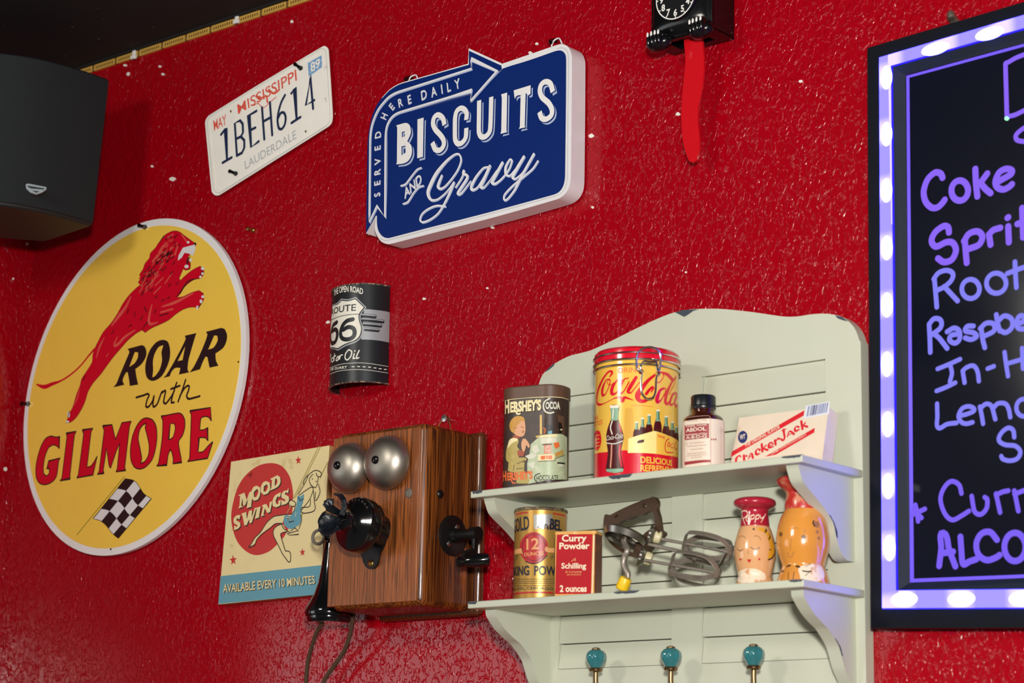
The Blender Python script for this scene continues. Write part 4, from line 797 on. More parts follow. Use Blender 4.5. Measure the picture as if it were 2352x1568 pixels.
holes = [[(a, SLZ[-1]), (b, SLZ[-1]), (b, SLZ[0]), (a, SLZ[0])] for a, b in SLX]
m = MB(); m.prism(front(0), [outl]+holes, M_shelf, .001, PT, px=False); m.build('back_panel', sh, bevel=.0025)
for a, b in SLX:
    m = MB(); m.box(a-.004, b+.004, -.008, -.002, SLZ[-1]-.004, SLZ[0]+.004, M_groove)
    for zt_s, zb_s in zip(SLZ, SLZ[1:]):
        g = .0006
        vs = [(x, y, z) for x in (a+.0007, b-.0003) for y, z in ((-.006, zb_s+g), (-.0205, zb_s+g), (-.0150, zt_s-g), (-.006, zt_s-g))]
        m.add(vs, [(0, 1, 2, 3), (7, 6, 5, 4), (1, 5, 6, 2), (2, 6, 7, 3), (0, 4, 5, 1), (0, 3, 7, 4)], M_shelf)
    m.build('louver_panel', sh)
# worn patches on the panel edge
for l in ([(950, 78), (1000, 62), (1110, 57), (1070, 68), (1040, 90), (1010, 108), (985, 96)], [(2003, 96), (2050, 108), (2090, 138), (2060, 132), (2020, 118)], [(90, 474), (120, 440), (160, 408), (150, 430), (120, 455)]): m = MB(); m.poly(FP, z1f(*l), M_wornp, .0006); m.build('chipped_paint', sh)
for zz, chips in ((ZU, ((1085, 1108, 7, 1133), (1398, 1452, 11, 1094), (1795, 1842, 5, 1049))), (ZL, ((1075, 1096, 7, 1377), (1410, 1468, 5, 1357), (1812, 1846, 5, 1334)))):
    m = MB(); m.box(X0, X1, YS, -PT, zz-TH, zz, M_shelf); b = m.build('shelf_board', sh, bevel=.0014)
    PF = front(YS-.0001)
    for a, c, d, y in chips:
        m = MB()
        xa, xb = PF.uv(a, y)[0], PF.uv(c, y)[0]; n = 9; xa = max(xa, X0+.001); xb = min(xb, X1-.001)
        lp = [(xa+(xb-xa)*i/n, zz-.0014-(0 if i in (0, n) else d*.00045*(.4+random.random()*.6))) for i in range(n+1)]
        m.poly(PF, [lp+[(xb, zz-.0006), (xa, zz-.0006)]], M_wornp, .0003, px=False)
        tp_ = Plane((0, 0, zz), (1, 0, 0), (0, 1, 0), (0, 0, 1)); lt = [(xa, YS+.001), (xb, YS+.001)]+[(xb-(xb-xa)*i/n, YS+.002+.004*random.random()) for i in range(n+1)]
        m.poly(tp_, [lt], M_wornp, .0003, px=False); m.build('chipped_paint', b)
prof_u = [(-.150, ZU-TH), (-.146, 1.884), (-.1385, 1.8725), (-.120, 1.862), (-.1086, 1.856), (-.090, 1.845), (-.0712, 1.8294), (-.0643, 1.8125), (-.0555, 1.7988), (-.0429, 1.7874), (-.028, 1.7858), (-PT, 1.7866)]
prof_l = [(-.141, ZL-TH), (-.139, 1.7310), (-.1199, 1.7141), (-.100, 1.703), (-.0868, 1.697), (-.072, 1.686), (-.0609, 1.6749), (-.0482, 1.6507), (-.038, 1.638), (-.028, 1.628), (-PT, 1.624)]
for nm, pf, zt3, prl in (('u', prof_u, ZU-TH, None), ('l', prof_l, ZL-TH, None)):
    for xa, xb in ((-1.4255, -1.4075), (-1.9225, -1.9045)):
        c = cr(pf, 5); lp = [(y, z) for y, z in c]+[(-PT, zt3)]
        m = MB(); m.prism(side(xb), [lp], M_shelf, xa-xb, 0, px=False); b = m.build('bracket', sh, bevel=.002)
        if xb > -1.5:
            e = [p for p in c if (1.812 < p[1] < 1.842 if nm == 'u' else 1.661 < p[1] < 1.687)]
            ins = [(y+.0035+.002*random.random(), z-.001) for y, z in reversed(e)]; m = MB(); m.poly(side(xb+.0002), [[(y+.0006, z) for y, z in e]+ins], M_wornp, .0003, px=False); m.build('chipped_paint', b)
# coat hooks
M_turq = mat('turquoise_ceramic', '2f7076', .12, coat=.6, vary=.12, vscale=60); M_bronze = mat('antique_bronze', '8a6f4e', .3, 1, vary=.2)
for px, py in ((1369, 1511), (1541, 1508), (1731, 1504)):
    p = at(px, py, -.060); x, zk = p.x, p.z; hk = MB(); hk.lathe((x, -PT, 1.615), [(.016, 0), (.016, .002), (.012, .004), (0, .004)], M_bronze, (0, -1, 0), 28); h = hk.build('coat_hook', sh)
    m = MB(); m.lathe((x, -.060, zk), [(.0075, -.0135), (.0085, -.011), (.0125, -.005), (.0140, .001), (.0130, .006), (.0100, .0095), (.0060, .0115)], M_turq, seg=48, wob=lambda a, z: 1+.06*cos(7*a)*(1 if z > -.010 else .2)); m.build('knob', h)
    m = MB(); m.lathe((x, -.060, zk), [(.0062, .0108), (.0060, .0128), (.0035, .0142), (0, .0146)], M_bronze, seg=24); m.build('cap', h); m = MB(); m.lathe((x, -.060, zk), [(.0060, -.019), (.0090, -.0175), (.0095, -.0150), (.0085, -.0132), (0, -.0130)], M_bronze, seg=28); m.build('collar', h)
    m = MB(); m.tube([(x, -.060, zk-.018), (x, -.060, zk-.032), (x, -.057, zk-.052), (x, -.046, zk-.066), (x, -.030, zk-.072), (x, -PT-.002, zk-.072)], [.0036, .0036, .0042, .005, .006, .006], M_bronze, 14, smooth=5); m.build('stem', h)

# ================================================================ cocoa tin
M_hbrown = wear('cocoa_brown', '5d4233', '6e5140', .6, 90, .42); M_hpic = wear('dark_brown_print', '3b2d28', '4d3a2f', .52, 60, .35, soft=.2); M_hcream = mat('print_cream', 'ead9a6', .35); M_hgold = mat('print_gold', 'b99a55', .35, .3); M_hskin = mat('print_skin', 'd9a078', .4); M_hhair = mat('print_hair', 'c58f3c', .4, vary=.25, vscale=400); M_hgreen = wear('print_pale_green', 'b3bf9d', 'cfd3b4', .5, 70, .4, soft=.2); M_hkh = mat('print_khaki', 'b19d57', .4, vary=.2, vscale=200); M_hor = mat('print_orange', 'df6a30', .4); M_hred = mat('print_rust', '9c4a2c', .4); M_hpal = mat('print_pale', 'd5d3c0', .4); M_hpink = mat('print_pink', 'd88f78', .4)
zh = Z(1130, 870, 5.809)
YH = -.096; hc = at(1230, 1000, YH); HW, HD = .0935, .056; hx = -1.8746; HH = .1490
HP = Prof((hx, YH, ZU), rrect(HW, HD, .0245), (cos(radians(12)), sin(radians(12)), 0)); ht = thing('cocoa_tin', 'brown cocoa tin printed with a praying boy, leftmost on the upper shelf', 'tin', (hx, YH, ZU))
m = MB(); m.extr(HP, M_hpic, 0, HH-.010); tb = m.build('body', ht)
m = MB(); m.extr(HP, M_hbrown, HH-.0175, HH-.002, .0012, False); LP = HP
n = len(HP.p); rings = [[HP.pt(HP.L[i], z, o) for i in range(n)] for z, o in ((HH-.002, .0012), (HH-.0005, .0006), (HH, -.001), (HH, -.003), (HH-.0015, -.004))]
m.add([v for r in rings for v in r], [(j*n+i, j*n+(i+1) % n, (j+1)*n+(i+1) % n, (j+1)*n+i) for j in range(4) for i in range(n)]+[tuple(range(4*n, 5*n))], M_hbrown, True); m.build('lid', ht)
m = MB(); P = HP
m.stroke(P, [HP.p and p for p in zh((142, 300), (300, 268), (500, 250), (760, 240), (930, 250), (1028, 280))], 1.6, M_hcream, .0004)
m.stroke(P, zh((1026, 285), (1018, 700), (1006, 1340)), 2.2, M_hgold, .0004)
m.poly(P, zh((520, 870), (600, 800), (640, 760), (800, 735), (930, 735), (1000, 780), (1000, 1345), (480, 1400), (470, 1130), (500, 1010)), M_hgreen, .00025)
for l, mt in (([(640, 480), (665, 480), (670, 740), (640, 740)], M_hgold), ([(870, 480), (960, 500), (965, 740), (930, 740), (925, 600), (880, 560)], M_hbrown), ([(720, 620), (800, 610), (830, 700), (820, 745), (720, 745)], M_blackm), ([(750, 700), (800, 690), (800, 735), (745, 735)], M_teal), ([(880, 590), (920, 580), (935, 640), (935, 720), (890, 725)], M_ink), ([(890, 670), (932, 668), (932, 685), (890, 687)], M_hcream), ([(585, 760), (640, 750), (640, 780), (590, 785)], M_hgold), ([(640, 755), (860, 735), (870, 775), (640, 785)], M_hcream), ([(680, 650), (720, 650), (715, 735), (680, 735)], M_hbrown)): m.poly(P, zh(*l), mt, .0004)
m.stroke(P, zh((690, 655), (712, 680), (700, 725)), 2, M_hor, .0005)
boy = [([(270, 790), (330, 770), (360, 830), (340, 900), (370, 950), (360, 1050), (450, 1050), (465, 1080), (360, 1140), (260, 1130), (195, 1080), (195, 960), (215, 880)], M_hkh), ([(225, 1120), (300, 1130), (440, 1110), (430, 1240), (320, 1250), (215, 1230)], M_hkh), ([(320, 1240), (440, 1230), (500, 1350), (480, 1395), (330, 1395)], M_hkh), ([(300, 750), (370, 760), (375, 790), (300, 810), (262, 820)], M_hred), ([(250, 800), (330, 790), (350, 820), (270, 860), (215, 930), (220, 870)], M_hcream), ([(300, 590), (400, 555), (440, 570), (450, 650), (445, 720), (410, 770), (345, 760), (300, 730), (280, 690)], M_hskin), ([(240, 600), (260, 550), (310, 505), (380, 495), (430, 520), (445, 570), (400, 560), (370, 590), (340, 620), (320, 670), (300, 730), (260, 700), (240, 650)], M_hhair), ([(340, 960), (400, 950), (440, 990), (420, 1030), (350, 1030)], M_hred), ([(400, 930), (395, 860), (415, 800), (450, 800), (490, 850), (510, 900), (490, 920), (460, 880), (450, 930), (430, 980)], M_hskin)]
for l, mt in boy: m.poly(P, soft(zh(*l), 3, 70), mt, .0006)
for st, mt in (([(395, 640), (420, 648)], M_hred), ([(405, 715), (425, 695), (425, 720)], M_hred), ([(330, 650), (300, 660)], M_hred), ([(250, 950), (300, 1010), (320, 1090)], M_hgold), ([(300, 1150), (290, 1220)], M_hbrown), ([(440, 1090), (340, 1130)], M_hbrown), ([(330, 1200), (420, 1190)], M_hbrown)): m.stroke(P, zh(*st), 1.6, mt, .0009)
for l, mt in (([(650, 795), (860, 785), (862, 850), (655, 870)], M_hpal), ([(660, 875), (800, 860), (795, 880), (690, 885)], M_hbrown), ([(695, 885), (790, 880), (785, 1000), (695, 1000)], M_hpink), ([(820, 850), (890, 845), (900, 900), (850, 935), (830, 900)], M_hor), ([(830, 990), (940, 940), (960, 1010), (850, 1050)], M_hkh), ([(840, 1000), (930, 965), (935, 985), (850, 1020)], M_hor), ([(615, 1015), (830, 1008), (828, 1088), (618, 1095)], M_hcream), ([(650, 1030), (800, 1022), (800, 1072), (655, 1078)], M_hor), ([(870, 1110), (970, 1120), (968, 1150), (870, 1145)], M_ink), ([(860, 1130), (970, 1142), (940, 1165), (880, 1160)], M_hpal), ([(445, 1030), (540, 990), (610, 1010), (560, 1060), (490, 1070)], M_hpal), ([(540, 900), (600, 880), (640, 960), (580, 1000), (540, 960)], M_hpal), ([(480, 1130), (580, 1100), (560, 1200), (520, 1180)], M_hpal)): m.poly(P, zh(*l), mt, .0006)
m.stroke(P, zh((760, 900), (720, 920), (725, 960), (770, 955)), 1.6, M_hpal, .0009); m.stroke(P, zh((620, 1100), (830, 1090), (850, 1060), (960, 1020)), 1.4, M_hbrown, .0008)
m.build('printed_picture', tb)
m = MB()
for dx, dy, mt, h in ((5, 7, M_ink, .0005), (0, 0, M_hcream, .0009)):
    o = lambda *q: zh(*[(x+dx, y+dy) for x, y in q])
    m.text(P, 'H', o((182, 292), (238, 285), (238, 448), (182, 458)), mt, h, .05); m.text(P, 'ERSHEY\'S', o((248, 318), (662, 282), (660, 410), (248, 442)), mt, h, .05)
    m.stroke(P, o((320, 430), (345, 468), (378, 465)), 4, mt, h)
m2 = M_hpal
for dx, dy, mt, h in ((5, 7, M_ink, .0005), (0, 0, m2, .0009)):
    o = lambda *q: zh(*[(x+dx, y+dy) for x, y in q])
    m.stroke(P, o((768, 262), (710, 300), (690, 360), (710, 430), (770, 458), (822, 445)), 3.4, mt, h); m.text(P, 'OCOA', o((715, 315), (902, 312), (905, 405), (715, 400)), mt, h, .04)
m.text(P, 'H', zh((155, 1240), (200, 1235), (200, 1350), (155, 1360)), M_hor, .0009, .05); m.text(P, 'ERSHEY\'S', zh((210, 1258), (545, 1235), (545, 1330), (210, 1352)), M_hor, .0009, .05); m.stroke(P, zh((260, 1340), (280, 1385), (315, 1388)), 3, M_hor, .001)
m.stroke(P, zh((640, 1262), (590, 1280), (570, 1330), (610, 1388)), 2.2, M_blackm, .0009); m.text(P, 'HOCOLATE', zh((598, 1290), (880, 1288), (878, 1352), (600, 1362)), M_blackm, .0009, .01)
m.build('lettering', tb)

# ================================================================ soda tin with wire clasp
zk2 = Z(1340, 780, 4.75); M_cy = mat('tin_yellow', 'edbd4c', .22, coat=.5, vary=.02); M_cr = mat('tin_red', 'd50f2a', .2, coat=.5, vary=.03); M_wire = mat('bright_wire', 'd8d4cc', .18, 1); M_cola = mat('cola_brown', '4a1216', .2); M_cgl = mat('bottle_green_print', '7fa98c', .3); M_cwhite = mat('print_white', 'e9e2d2', .35); M_carton = mat('carton_yellow', 'efe08f', .35); M_dkg = mat('bottle_dark_green', '2f5f45', .3); M_shd = mat('printed_ochre_shape', 'd9a640', .3)
YK = -.090; kl, kr = at(1364, 960, YK), at(1559, 960, YK); KR = .0568; kx = -1.7035; KH = .177
KP = Prof((kx, YK, ZU), circle(KR)); kt = thing('storage_tin', 'round yellow and red soda tin with a wire clasp and a hinged red lid', 'tin', (kx, YK, ZU))
m = MB(); m.extr(KP, M_cy, 0, KH-.010); kb = m.build('body', kt)
m = MB(); m.lathe((kx, YK, ZU+KH), [(KR+.0012, -.0165), (KR+.0014, -.006), (KR+.001, -.0025), (KR-.002, .0005), (KR-.006, .0015), (KR-.009, .001), (0, .001)], M_cr, seg=96); kd = m.build('lid', kt)
for zz, nm in ((KH-.0175, 'rim_ring'), (KH-.0085, 'lid_wire'), (KH-.0250, 'clasp_wire')):
    m = MB(); m.tube([(kx+(KR+.0022)*cos(2*pi*i/72), YK+(KR+.0022)*sin(2*pi*i/72), ZU+zz) for i in range(72)], .0014, M_wire, 8, closed=True); m.build(nm, kd if nm == 'lid_wire' else kt)
m = MB(); P = KP; lo = .00025
m.poly(P, zk2((112, 1255), (250, 1225), (440, 1205), (700, 1232), (880, 1255), (1032, 1290), (1032, 1580), (112, 1580)), M_cr, .0002)
m.poly(P, zk2((490, 1080), (770, 995), (795, 1000), (795, 1245), (485, 1235)), M_carton, .0004); m.poly(P, zk2((795, 1005), (920, 1045), (1030, 1110), (1030, 1285), (900, 1262), (795, 1245)), M_cy, .0004)
m.poly(P, cr(zk2((585, 1115), (605, 1098), (655, 1090), (658, 1115), (615, 1128), (592, 1128)), 3, True), M_cola, .0006)
m.poly(P, zk2((455, 745), (530, 745), (545, 830), (545, 1195), (440, 1205), (445, 900)), M_shd, .00025)
for x, y0, y1, wd in ((580, 900, 1050, 46), (645, 858, 1040, 48), (715, 820, 1020, 52), (810, 770, 1000, 56), (900, 838, 1040, 52), (966, 900, 1060, 44), (1008, 950, 1075, 36)):
    hgt = y1-y0; q = lambda *l: zk2(*[(x+a*wd, y0+b*hgt) for a, b in l])
    m.poly(P, q((-.3, 0), (.3, 0), (.32, .35), (.75, .72), (.85, 1.35), (-.85, 1.05), (-.75, .72), (-.32, .35)), M_cola, .0003); m.poly(P, q((-.3, 0), (.3, 0), (.33, .4), (.45, .52), (-.45, .52), (-.33, .4)), M_cgl, .0005); m.poly(P, q((.1, .05), (.3, .05), (.33, .45), (.1, .45)), M_dkg, .0007); m.poly(P, q((-.34, -.03), (.34, -.03), (.34, .05), (-.34, .05)), M_cwhite, .0007)
m.poly(P, zk2((490, 1080), (770, 995), (795, 1000), (920, 1045), (1030, 1110), (1030, 1160), (900, 1100), (795, 1060), (770, 1060), (492, 1130)), M_carton, .0006); m.poly(P, zk2((795, 1005), (920, 1045), (1030, 1110), (1030, 1165), (900, 1102), (795, 1062)), M_cy, .0007)
bt = cr(zk2((298, 720), (385, 718), (388, 780), (380, 850), (400, 920), (432, 1010), (440, 1080), (425, 1150), (412, 1230), (425, 1320), (440, 1390), (425, 1440), (345, 1455), (262, 1440), (247, 1400), (262, 1300), (268, 1220), (255, 1120), (250, 1050), (268, 960), (300, 870), (302, 790)), 4, True)
m.poly(P, bt, M_cola, .0005); m.poly(P, zk2((298, 745), (385, 743), (388, 790), (378, 880), (305, 885), (302, 790)), M_cgl, .0008); m.poly(P, zk2((294, 718), (388, 714), (390, 745), (296, 750)), M_cwhite, .001)
m.poly(P, zk2((250, 1412), (438, 1405), (436, 1438), (345, 1455), (262, 1440)), M_cgl, .0008)
for st, wd, mt in (([(318, 890), (300, 960), (318, 1030)], 3, M_cwhite), ([(312, 1150), (310, 1250), (300, 1390)], 4, M_hpink), ([(395, 930), (418, 1010)], 3, M_cr), ([(405, 1150), (395, 1250), (420, 1380)], 4, M_cr), ([(330, 760), (325, 860)], 3, M_cwhite), ([(258, 1128), (345, 1135), (432, 1105)], 2, M_cwhite)): m.stroke(P, zk2(*st), wd, mt, .0009)
m.text(P, 'Coca-Cola', zk2((256, 1052), (434, 1018), (434, 1072), (256, 1102)), M_cwhite, .001, 0, .35)
m.poly(P, cr(zk2((120, 1040), (135, 1000), (160, 988), (185, 1010), (198, 1080), (190, 1150), (165, 1200), (140, 1210), (120, 1180)), 4, True), M_cr, .0004)
for y in (1045, 1085, 1125, 1160): m.stroke(P, zk2((140, y+4), (180, y-6)), 1.6, M_cy, .0007, False, 0)
m.build('printed_picture', kb)
m = MB()
for pts, ws in (([(290, 405), (315, 362), (300, 342), (265, 360), (215, 430), (170, 530), (150, 620), (152, 690), (185, 708), (240, 690), (340, 640), (410, 628)], [3, 5, 4, 4, 5, 7, 7, 6, 4, 2, 2, 4]), ([(330, 640), (400, 628), (425, 668), (450, 630), (545, 660)], [1.5, 5, 6, 5, 1.5]),
                ([(288, 430), (250, 440), (212, 530), (212, 602), (245, 590), (285, 500), (290, 435), (262, 470), (300, 495), (330, 470)], [3, 3, 7, 6, 3, 3, 3, 2, 2, 2]), ([(412, 445), (405, 415), (370, 440), (318, 520), (312, 585), (345, 590), (405, 535)], [6, 4, 3, 7, 7, 4, 2]),
                ([(490, 420), (450, 430), (402, 510), (400, 580), (440, 565), (500, 460)], [3, 3, 7, 6, 3, 3]), ([(575, 412), (520, 500), (488, 565), (520, 578), (600, 480), (640, 430)], [6, 7, 6, 3, 2, 2]),
                ([(790, 375), (700, 450), (630, 540), (592, 605), (610, 660), (670, 668), (730, 630)], [4, 6, 9, 10, 8, 6, 2]), ([(685, 590), (720, 545), (760, 520), (740, 570)], [6, 5, 4, 3]),
                ([(870, 385), (855, 360), (815, 365), (800, 430), (810, 470), (850, 440), (875, 380), (830, 350)], [2, 2, 2, 2, 2, 2, 2, 2]), ([(820, 352), (870, 362), (920, 385), (968, 435)], [2, 4, 7, 8]),
                ([(868, 530), (830, 560), (802, 640), (808, 680), (850, 650), (892, 570), (890, 530), (865, 540)], [4, 5, 8, 6, 3, 3, 3, 3]), ([(1012, 400), (960, 470), (905, 590), (892, 680), (915, 700), (960, 640)], [3, 4, 7, 7, 5, 2]), ([(1005, 410), (990, 480), (930, 600)], [2, 2, 2]),
                ([(1005, 580), (970, 600), (942, 680), (952, 710), (985, 690), (1015, 630)], [4, 5, 6, 5, 3, 3]), ([(1020, 590), (995, 680), (1005, 725), (1024, 700)], [5, 6, 5, 3])):
    m.stroke(P, zk2(*pts), [x*1.25 if x > 3 else x for x in ws], M_cr, .0005)
m.text(P, 'DRINK', zk2((382, 308), (640, 302), (640, 355), (382, 365)), M_hor, .0004, .008)
m.text(P, 'IN', zk2((124, 835), (160, 825), (160, 865), (124, 875)), M_hor, .0004, .008); m.text(P, 'BOTTLES', zk2((116, 900), (212, 872), (212, 920), (116, 955)), M_hor, .0004, .008)
m.text(P, 'DELICIOUS', zk2((622, 1275), (962, 1318), (962, 1378), (622, 1342)), M_cy, .0005, .03); m.text(P, 'REFRESHING', zk2((622, 1366), (985, 1402), (985, 1462), (622, 1432)), M_cy, .0005, .03)
m.text(P, 'DRINK', zk2((805, 1035), (886, 1060), (886, 1085), (805, 1058)), M_cr, .001, .02)
m.stroke(P, zk2((925, 1080), (895, 1110), (885, 1170), (900, 1225), (970, 1230)), 2.4, M_cr, .001); m.stroke(P, zk2((925, 1120), (912, 1150), (925, 1165), (938, 1140), (925, 1120)), 2, M_cr, .001); m.stroke(P, zk2((965, 1130), (948, 1160), (958, 1180), (975, 1170)), 2, M_cr, .001); m.stroke(P, zk2((1005, 1110), (985, 1160), (1000, 1195), (1015, 1180)), 2, M_cr, .001)
m.stroke(P, zk2((515, 720), (640, 718), (760, 732)), 1, M_hor, .0004)
m.build('lettering', kb)
a0 = KP.uv(*zk2((700, 400))[0])[0]; m = MB()
def kp(x, y, h): u, v = KP.uv(*zk2((x, y))[0]); return KP.pt(u, v, h)
m.tube([kp(620, 350, .006), kp(585, 325, .0065), kp(578, 240, .006), kp(592, 160, .006), kp(640, 108, .006), kp(710, 92, .006), kp(775, 112, .006), kp(812, 170, .006), kp(815, 250, .006), kp(800, 340, .0065), kp(780, 375, .006)], .0016, M_wire, 10, smooth=5)
m.tube([kp(655, 240, .004), kp(625, 300, .0045), kp(632, 370, .005), kp(625, 480, .006), kp(632, 590, .007), kp(680, 655, .0075), kp(740, 640, .007), kp(768, 560, .006), kp(775, 440, .005), kp(790, 370, .005), kp(780, 290, .0045), kp(785, 250, .004)], .0015, M_wire, 10, smooth=5)
m.tube([kp(655, 240, .004), kp(700, 250, .005), kp(785, 248, .004)], .0018, M_wire, 10); m.tube([kp(612, 345, .006), kp(640, 370, .006)], .0032, M_wire, 10); m.tube([kp(775, 372, .006), kp(803, 380, .006)], .0032, M_wire, 10)
m.build('clasp', kt)

# ================================================================ brown medicine bottle
zb_ = Z(1550, 880, 5.6); M_amber = mat('amber_glass', '3a1408', .08, coat=.8, spec=.6); M_label = wear('aged_label', 'e3d2bf', 'd0b69f', .58, 45, .55, soft=.1); M_lred = mat('label_red', '9a2a33', .5); M_ltext = mat('label_print', 'b98a82', .55); M_cap = mat('black_cap', '14181b', .3)
YB = -.092; bl_, br_ = at(1567, 1010, YB), at(1664, 1010, YB); BW = .0552; bx = -1.5915; BH = .0735
BP = Prof((bx, YB, ZU), rrect(BW, .042, .0185)); bt_ = thing('medicine_bottle', 'small brown glass medicine bottle with black cap and aged paper label', 'bottle', (bx, YB, ZU))
m = MB(); n = len(BP.p); rings = [(0, 1.0), (BH-.003, 1.0), (BH+.001, .97), (BH+.0045, .88), (BH+.0070, .75), (BH+.0085, .60)]; vs = []
for z, k in rings: vs += [Vector((bx+p[0]*k*(1 if k > .9 else 1), YB+p[1]*k, ZU+z)) for p in BP.p]
m.add(vs, [(j*n+i, j*n+(i+1) % n, (j+1)*n+(i+1) % n, (j+1)*n+i) for j in range(len(rings)-1) for i in range(n)]+[tuple(reversed(range(n))), tuple(range((len(rings)-1)*n, len(rings)*n))], M_amber, True)
m.lathe((bx, YB, ZU+BH+.0065), [(.0170, 0), (.0155, .002), (.0148, .004), (.0148, .006), (.0158, .0065), (.0158, .0085), (.0145, .009)], M_amber, seg=40); m.build('glass_body', bt_)
m = MB(); m.lathe((bx, YB, ZU+BH+.0150), [(.0162, 0), (.0167, .001), (.0167, .003), (.0157, .0038), (.0165, .0048), (.0165, .0165), (.0152, .0185), (0, .0185)], M_cap, seg=64, wob=lambda a, z: 1+.006*cos(48*a)*(1 if .004 < z < .016 else 0)); m.build('cap', bt_)
m = MB(); m.extr(BP, M_label, .002, BH-.0015, .0004, False); lb = m.build('label', bt_)
m = MB(); P = BP
m.poly(P, zb_((132, 545), (440, 518), (440, 705), (134, 735)), M_lred, .0007); m.poly(P, zb_((130, 1012), (460, 985), (462, 1015), (130, 1055)), M_lred, .0007)
for q, t in (((150, 548, 408, 525, 20), 'PARKE, DAVIS'), ((150, 585, 405, 560, 46), 'ABDOL'), ((150, 660, 410, 638, 20), 'FORTIFIED WITH'), ((150, 685, 412, 662, 36), 'A-B-D-G')):
    x0_, y0_, x1_, y1_, h_ = q; m.text(P, t, zb_((x0_, y0_), (x1_, y1_), (x1_, y1_+h_), (x0_, y0_+h_)), M_label, .001, .03)
for y, xs in ((478, (160, 300)), (478, (340, 415)), (757, (190, 380)), (795, (165, 410)), (838, (205, 370)), (890, (165, 410)), (917, (165, 410)), (943, (215, 360))):
    x = xs[0]; yy = y+(0 if y < 500 else 8)
    while x < xs[1]-4:
        l = 5+random.random()*13; m.stroke(P, zb_((x, yy+10-(x-160)*.08), (min(xs[1], x+l), yy+10-(x+l-160)*.08)), 1.7, M_ltext, .0007, False, 0, caps=False); x += l+5
m.stroke(P, zb_((120, 450), (440, 418), (455, 440), (462, 1040)), 1, M_ltext, .0007, False, 0); m.stroke(P, zb_((122, 455), (130, 1050)), 1, M_ltext, .0007, False, 0)
for x in (465, 490, 515): m.stroke(P, zb_((x, 722), (x+14, 722)), 4, M_lred, .0007, False, 0, caps=False)
for y in range(560, 1000, 22): m.stroke(P, zb_((585, y), (588, y+12)), 1.4, M_ltext, .0007, False, 0, caps=False)
m.build('label_print', lb)

# ================================================================ snack box lying against the panel
M_box = wear('cream_card', 'e8d6bf', 'dcc5a8', .60, 20, .5, soft=.15); M_bred = mat('box_red', 'd8202c', .45); M_bnavy = mat('box_navy', '23306b', .45); M_sticker = mat('price_sticker', 'e3e4ea', .4); M_bar = mat('sticker_bars', '6d7aa8', .45)
zj = Z(1550, 880, 5.6)
jt = at(1698, 959, -.052); jx = jt.x; jb = atx(1677, 1070, jx)
vv = Vector((0, jt.y-jb.y, jt.z-jb.z)).normalized(); nn_ = Vector((0, -vv.z, vv.y)); nn_ = nn_ if nn_.y < 0 else -nn_
JW = .140; JL = (ZU+.0015-jt.z)/(-vv.z); JT = .024
JP = Plane(jt-vv*JL, (1, 0, 0), vv, nn_)                       # origin at the lower left corner of the face
u1, v1 = JP.uv(1906, 919); sl_ = (v1-JL)/u1
jq = thing('snack_box', 'cream and red caramel popcorn box leaning on the back of the upper shelf', 'box', (jx+.06, -.08, ZU))
tl = math.atan2(v1-JL, u1)
m = MB(); w_ = u1
m.prism(JP, [[(0, 0), (w_+.004, 0), (w_, JL), (0, JL)]], M_box, -JT, 0, px=False); jb_ = m.build('carton', jq, bevel=.0015)
m = MB(); P = JP
m.poly(P, zj((735, 880), (1668, 348), (1660, 415), (722, 948)), M_bred); m.poly(P, zj((1160, 945), (1802, 572), (1795, 632), (1300, 918)), M_bred)
m.text(P, 'THE ORIGINAL FLAVOR', zj((900, 790), (1352, 535), (1355, 578), (905, 828)), M_box, .0006, .02)
m.text(P, 'CARAMEL COATED POPCORN & PEANUTS', zj((1240, 905), (1690, 650), (1692, 672), (1242, 925)), M_box, .0006, .01)
m.poly(P, ell(*zj((876, 693))[0], 10.6, 14.2, .12, 30), M_bnavy, .0005); m.text(P, 'WT', zj((840, 668), (912, 655), (910, 715), (838, 728)), M_box, .0008, .03)
for pts, ws in (([(850, 945), (830, 930), (795, 965), (790, 1010)], [4, 3, 6, 6]), ([(890, 930), (895, 985)], [6, 6]), ([(893, 950), (918, 932), (930, 938)], [2.5, 3, 4.5]), ([(950, 975), (985, 905), (1008, 962)], [2.5, 3.5, 5.5]), ([(968, 945), (1002, 930)], [2.5, 2.5]), ([(1095, 860), (1070, 845), (1045, 875), (1055, 915), (1095, 905)], [6, 3, 5, 6, 3]), ([(1120, 785), (1130, 880)], [6, 6]), ([(1130, 850), (1175, 800)], [3, 4]), ([(1140, 840), (1195, 860)], [4, 6]), ([(1212, 805), (1265, 790), (1248, 765), (1215, 780), (1215, 825), (1270, 815)], [2.5, 2.5, 4, 5, 6, 3]), ([(1290, 735), (1300, 790)], [6, 6]), ([(1300, 750), (1325, 715), (1345, 715)], [3, 4, 6]),
                ([(1370, 720), (1395, 735), (1415, 700), (1400, 600)], [5, 5, 5, 6]), ([(1380, 610), (1430, 590)], [3, 3]), ([(1450, 690), (1480, 620), (1535, 655)], [3, 4, 6]), ([(1462, 665), (1515, 645)], [2.5, 2.5]), ([(1595, 565), (1570, 555), (1545, 585), (1560, 615), (1605, 595)], [6, 3, 5, 6, 3]), ([(1628, 490), (1645, 590)], [6, 6]), ([(1640, 560), (1680, 510)], [3, 4]), ([(1655, 545), (1705, 560)], [4, 6])):
    m.stroke(P, zj(*pts), ws, M_bred, .0005)
m.build('lettering', jb_)
m = MB(); m.poly(P, zj((1690, 290), (1995, 235), (1985, 395), (1655, 460)), M_sticker, .0005)
x = 1720
while x < 1965:
    wd = 4+random.random()*10; k = (x-1720)/245; m.poly(P, zj((x, 298-46*k), (x+wd, 296-46*k), (x+wd-22, 428-50*k), (x-22, 430-50*k)), M_bar if random.random() < .75 else M_bnavy, .0008); x += wd+4+random.random()*10
m.build('barcode_sticker', jb_)
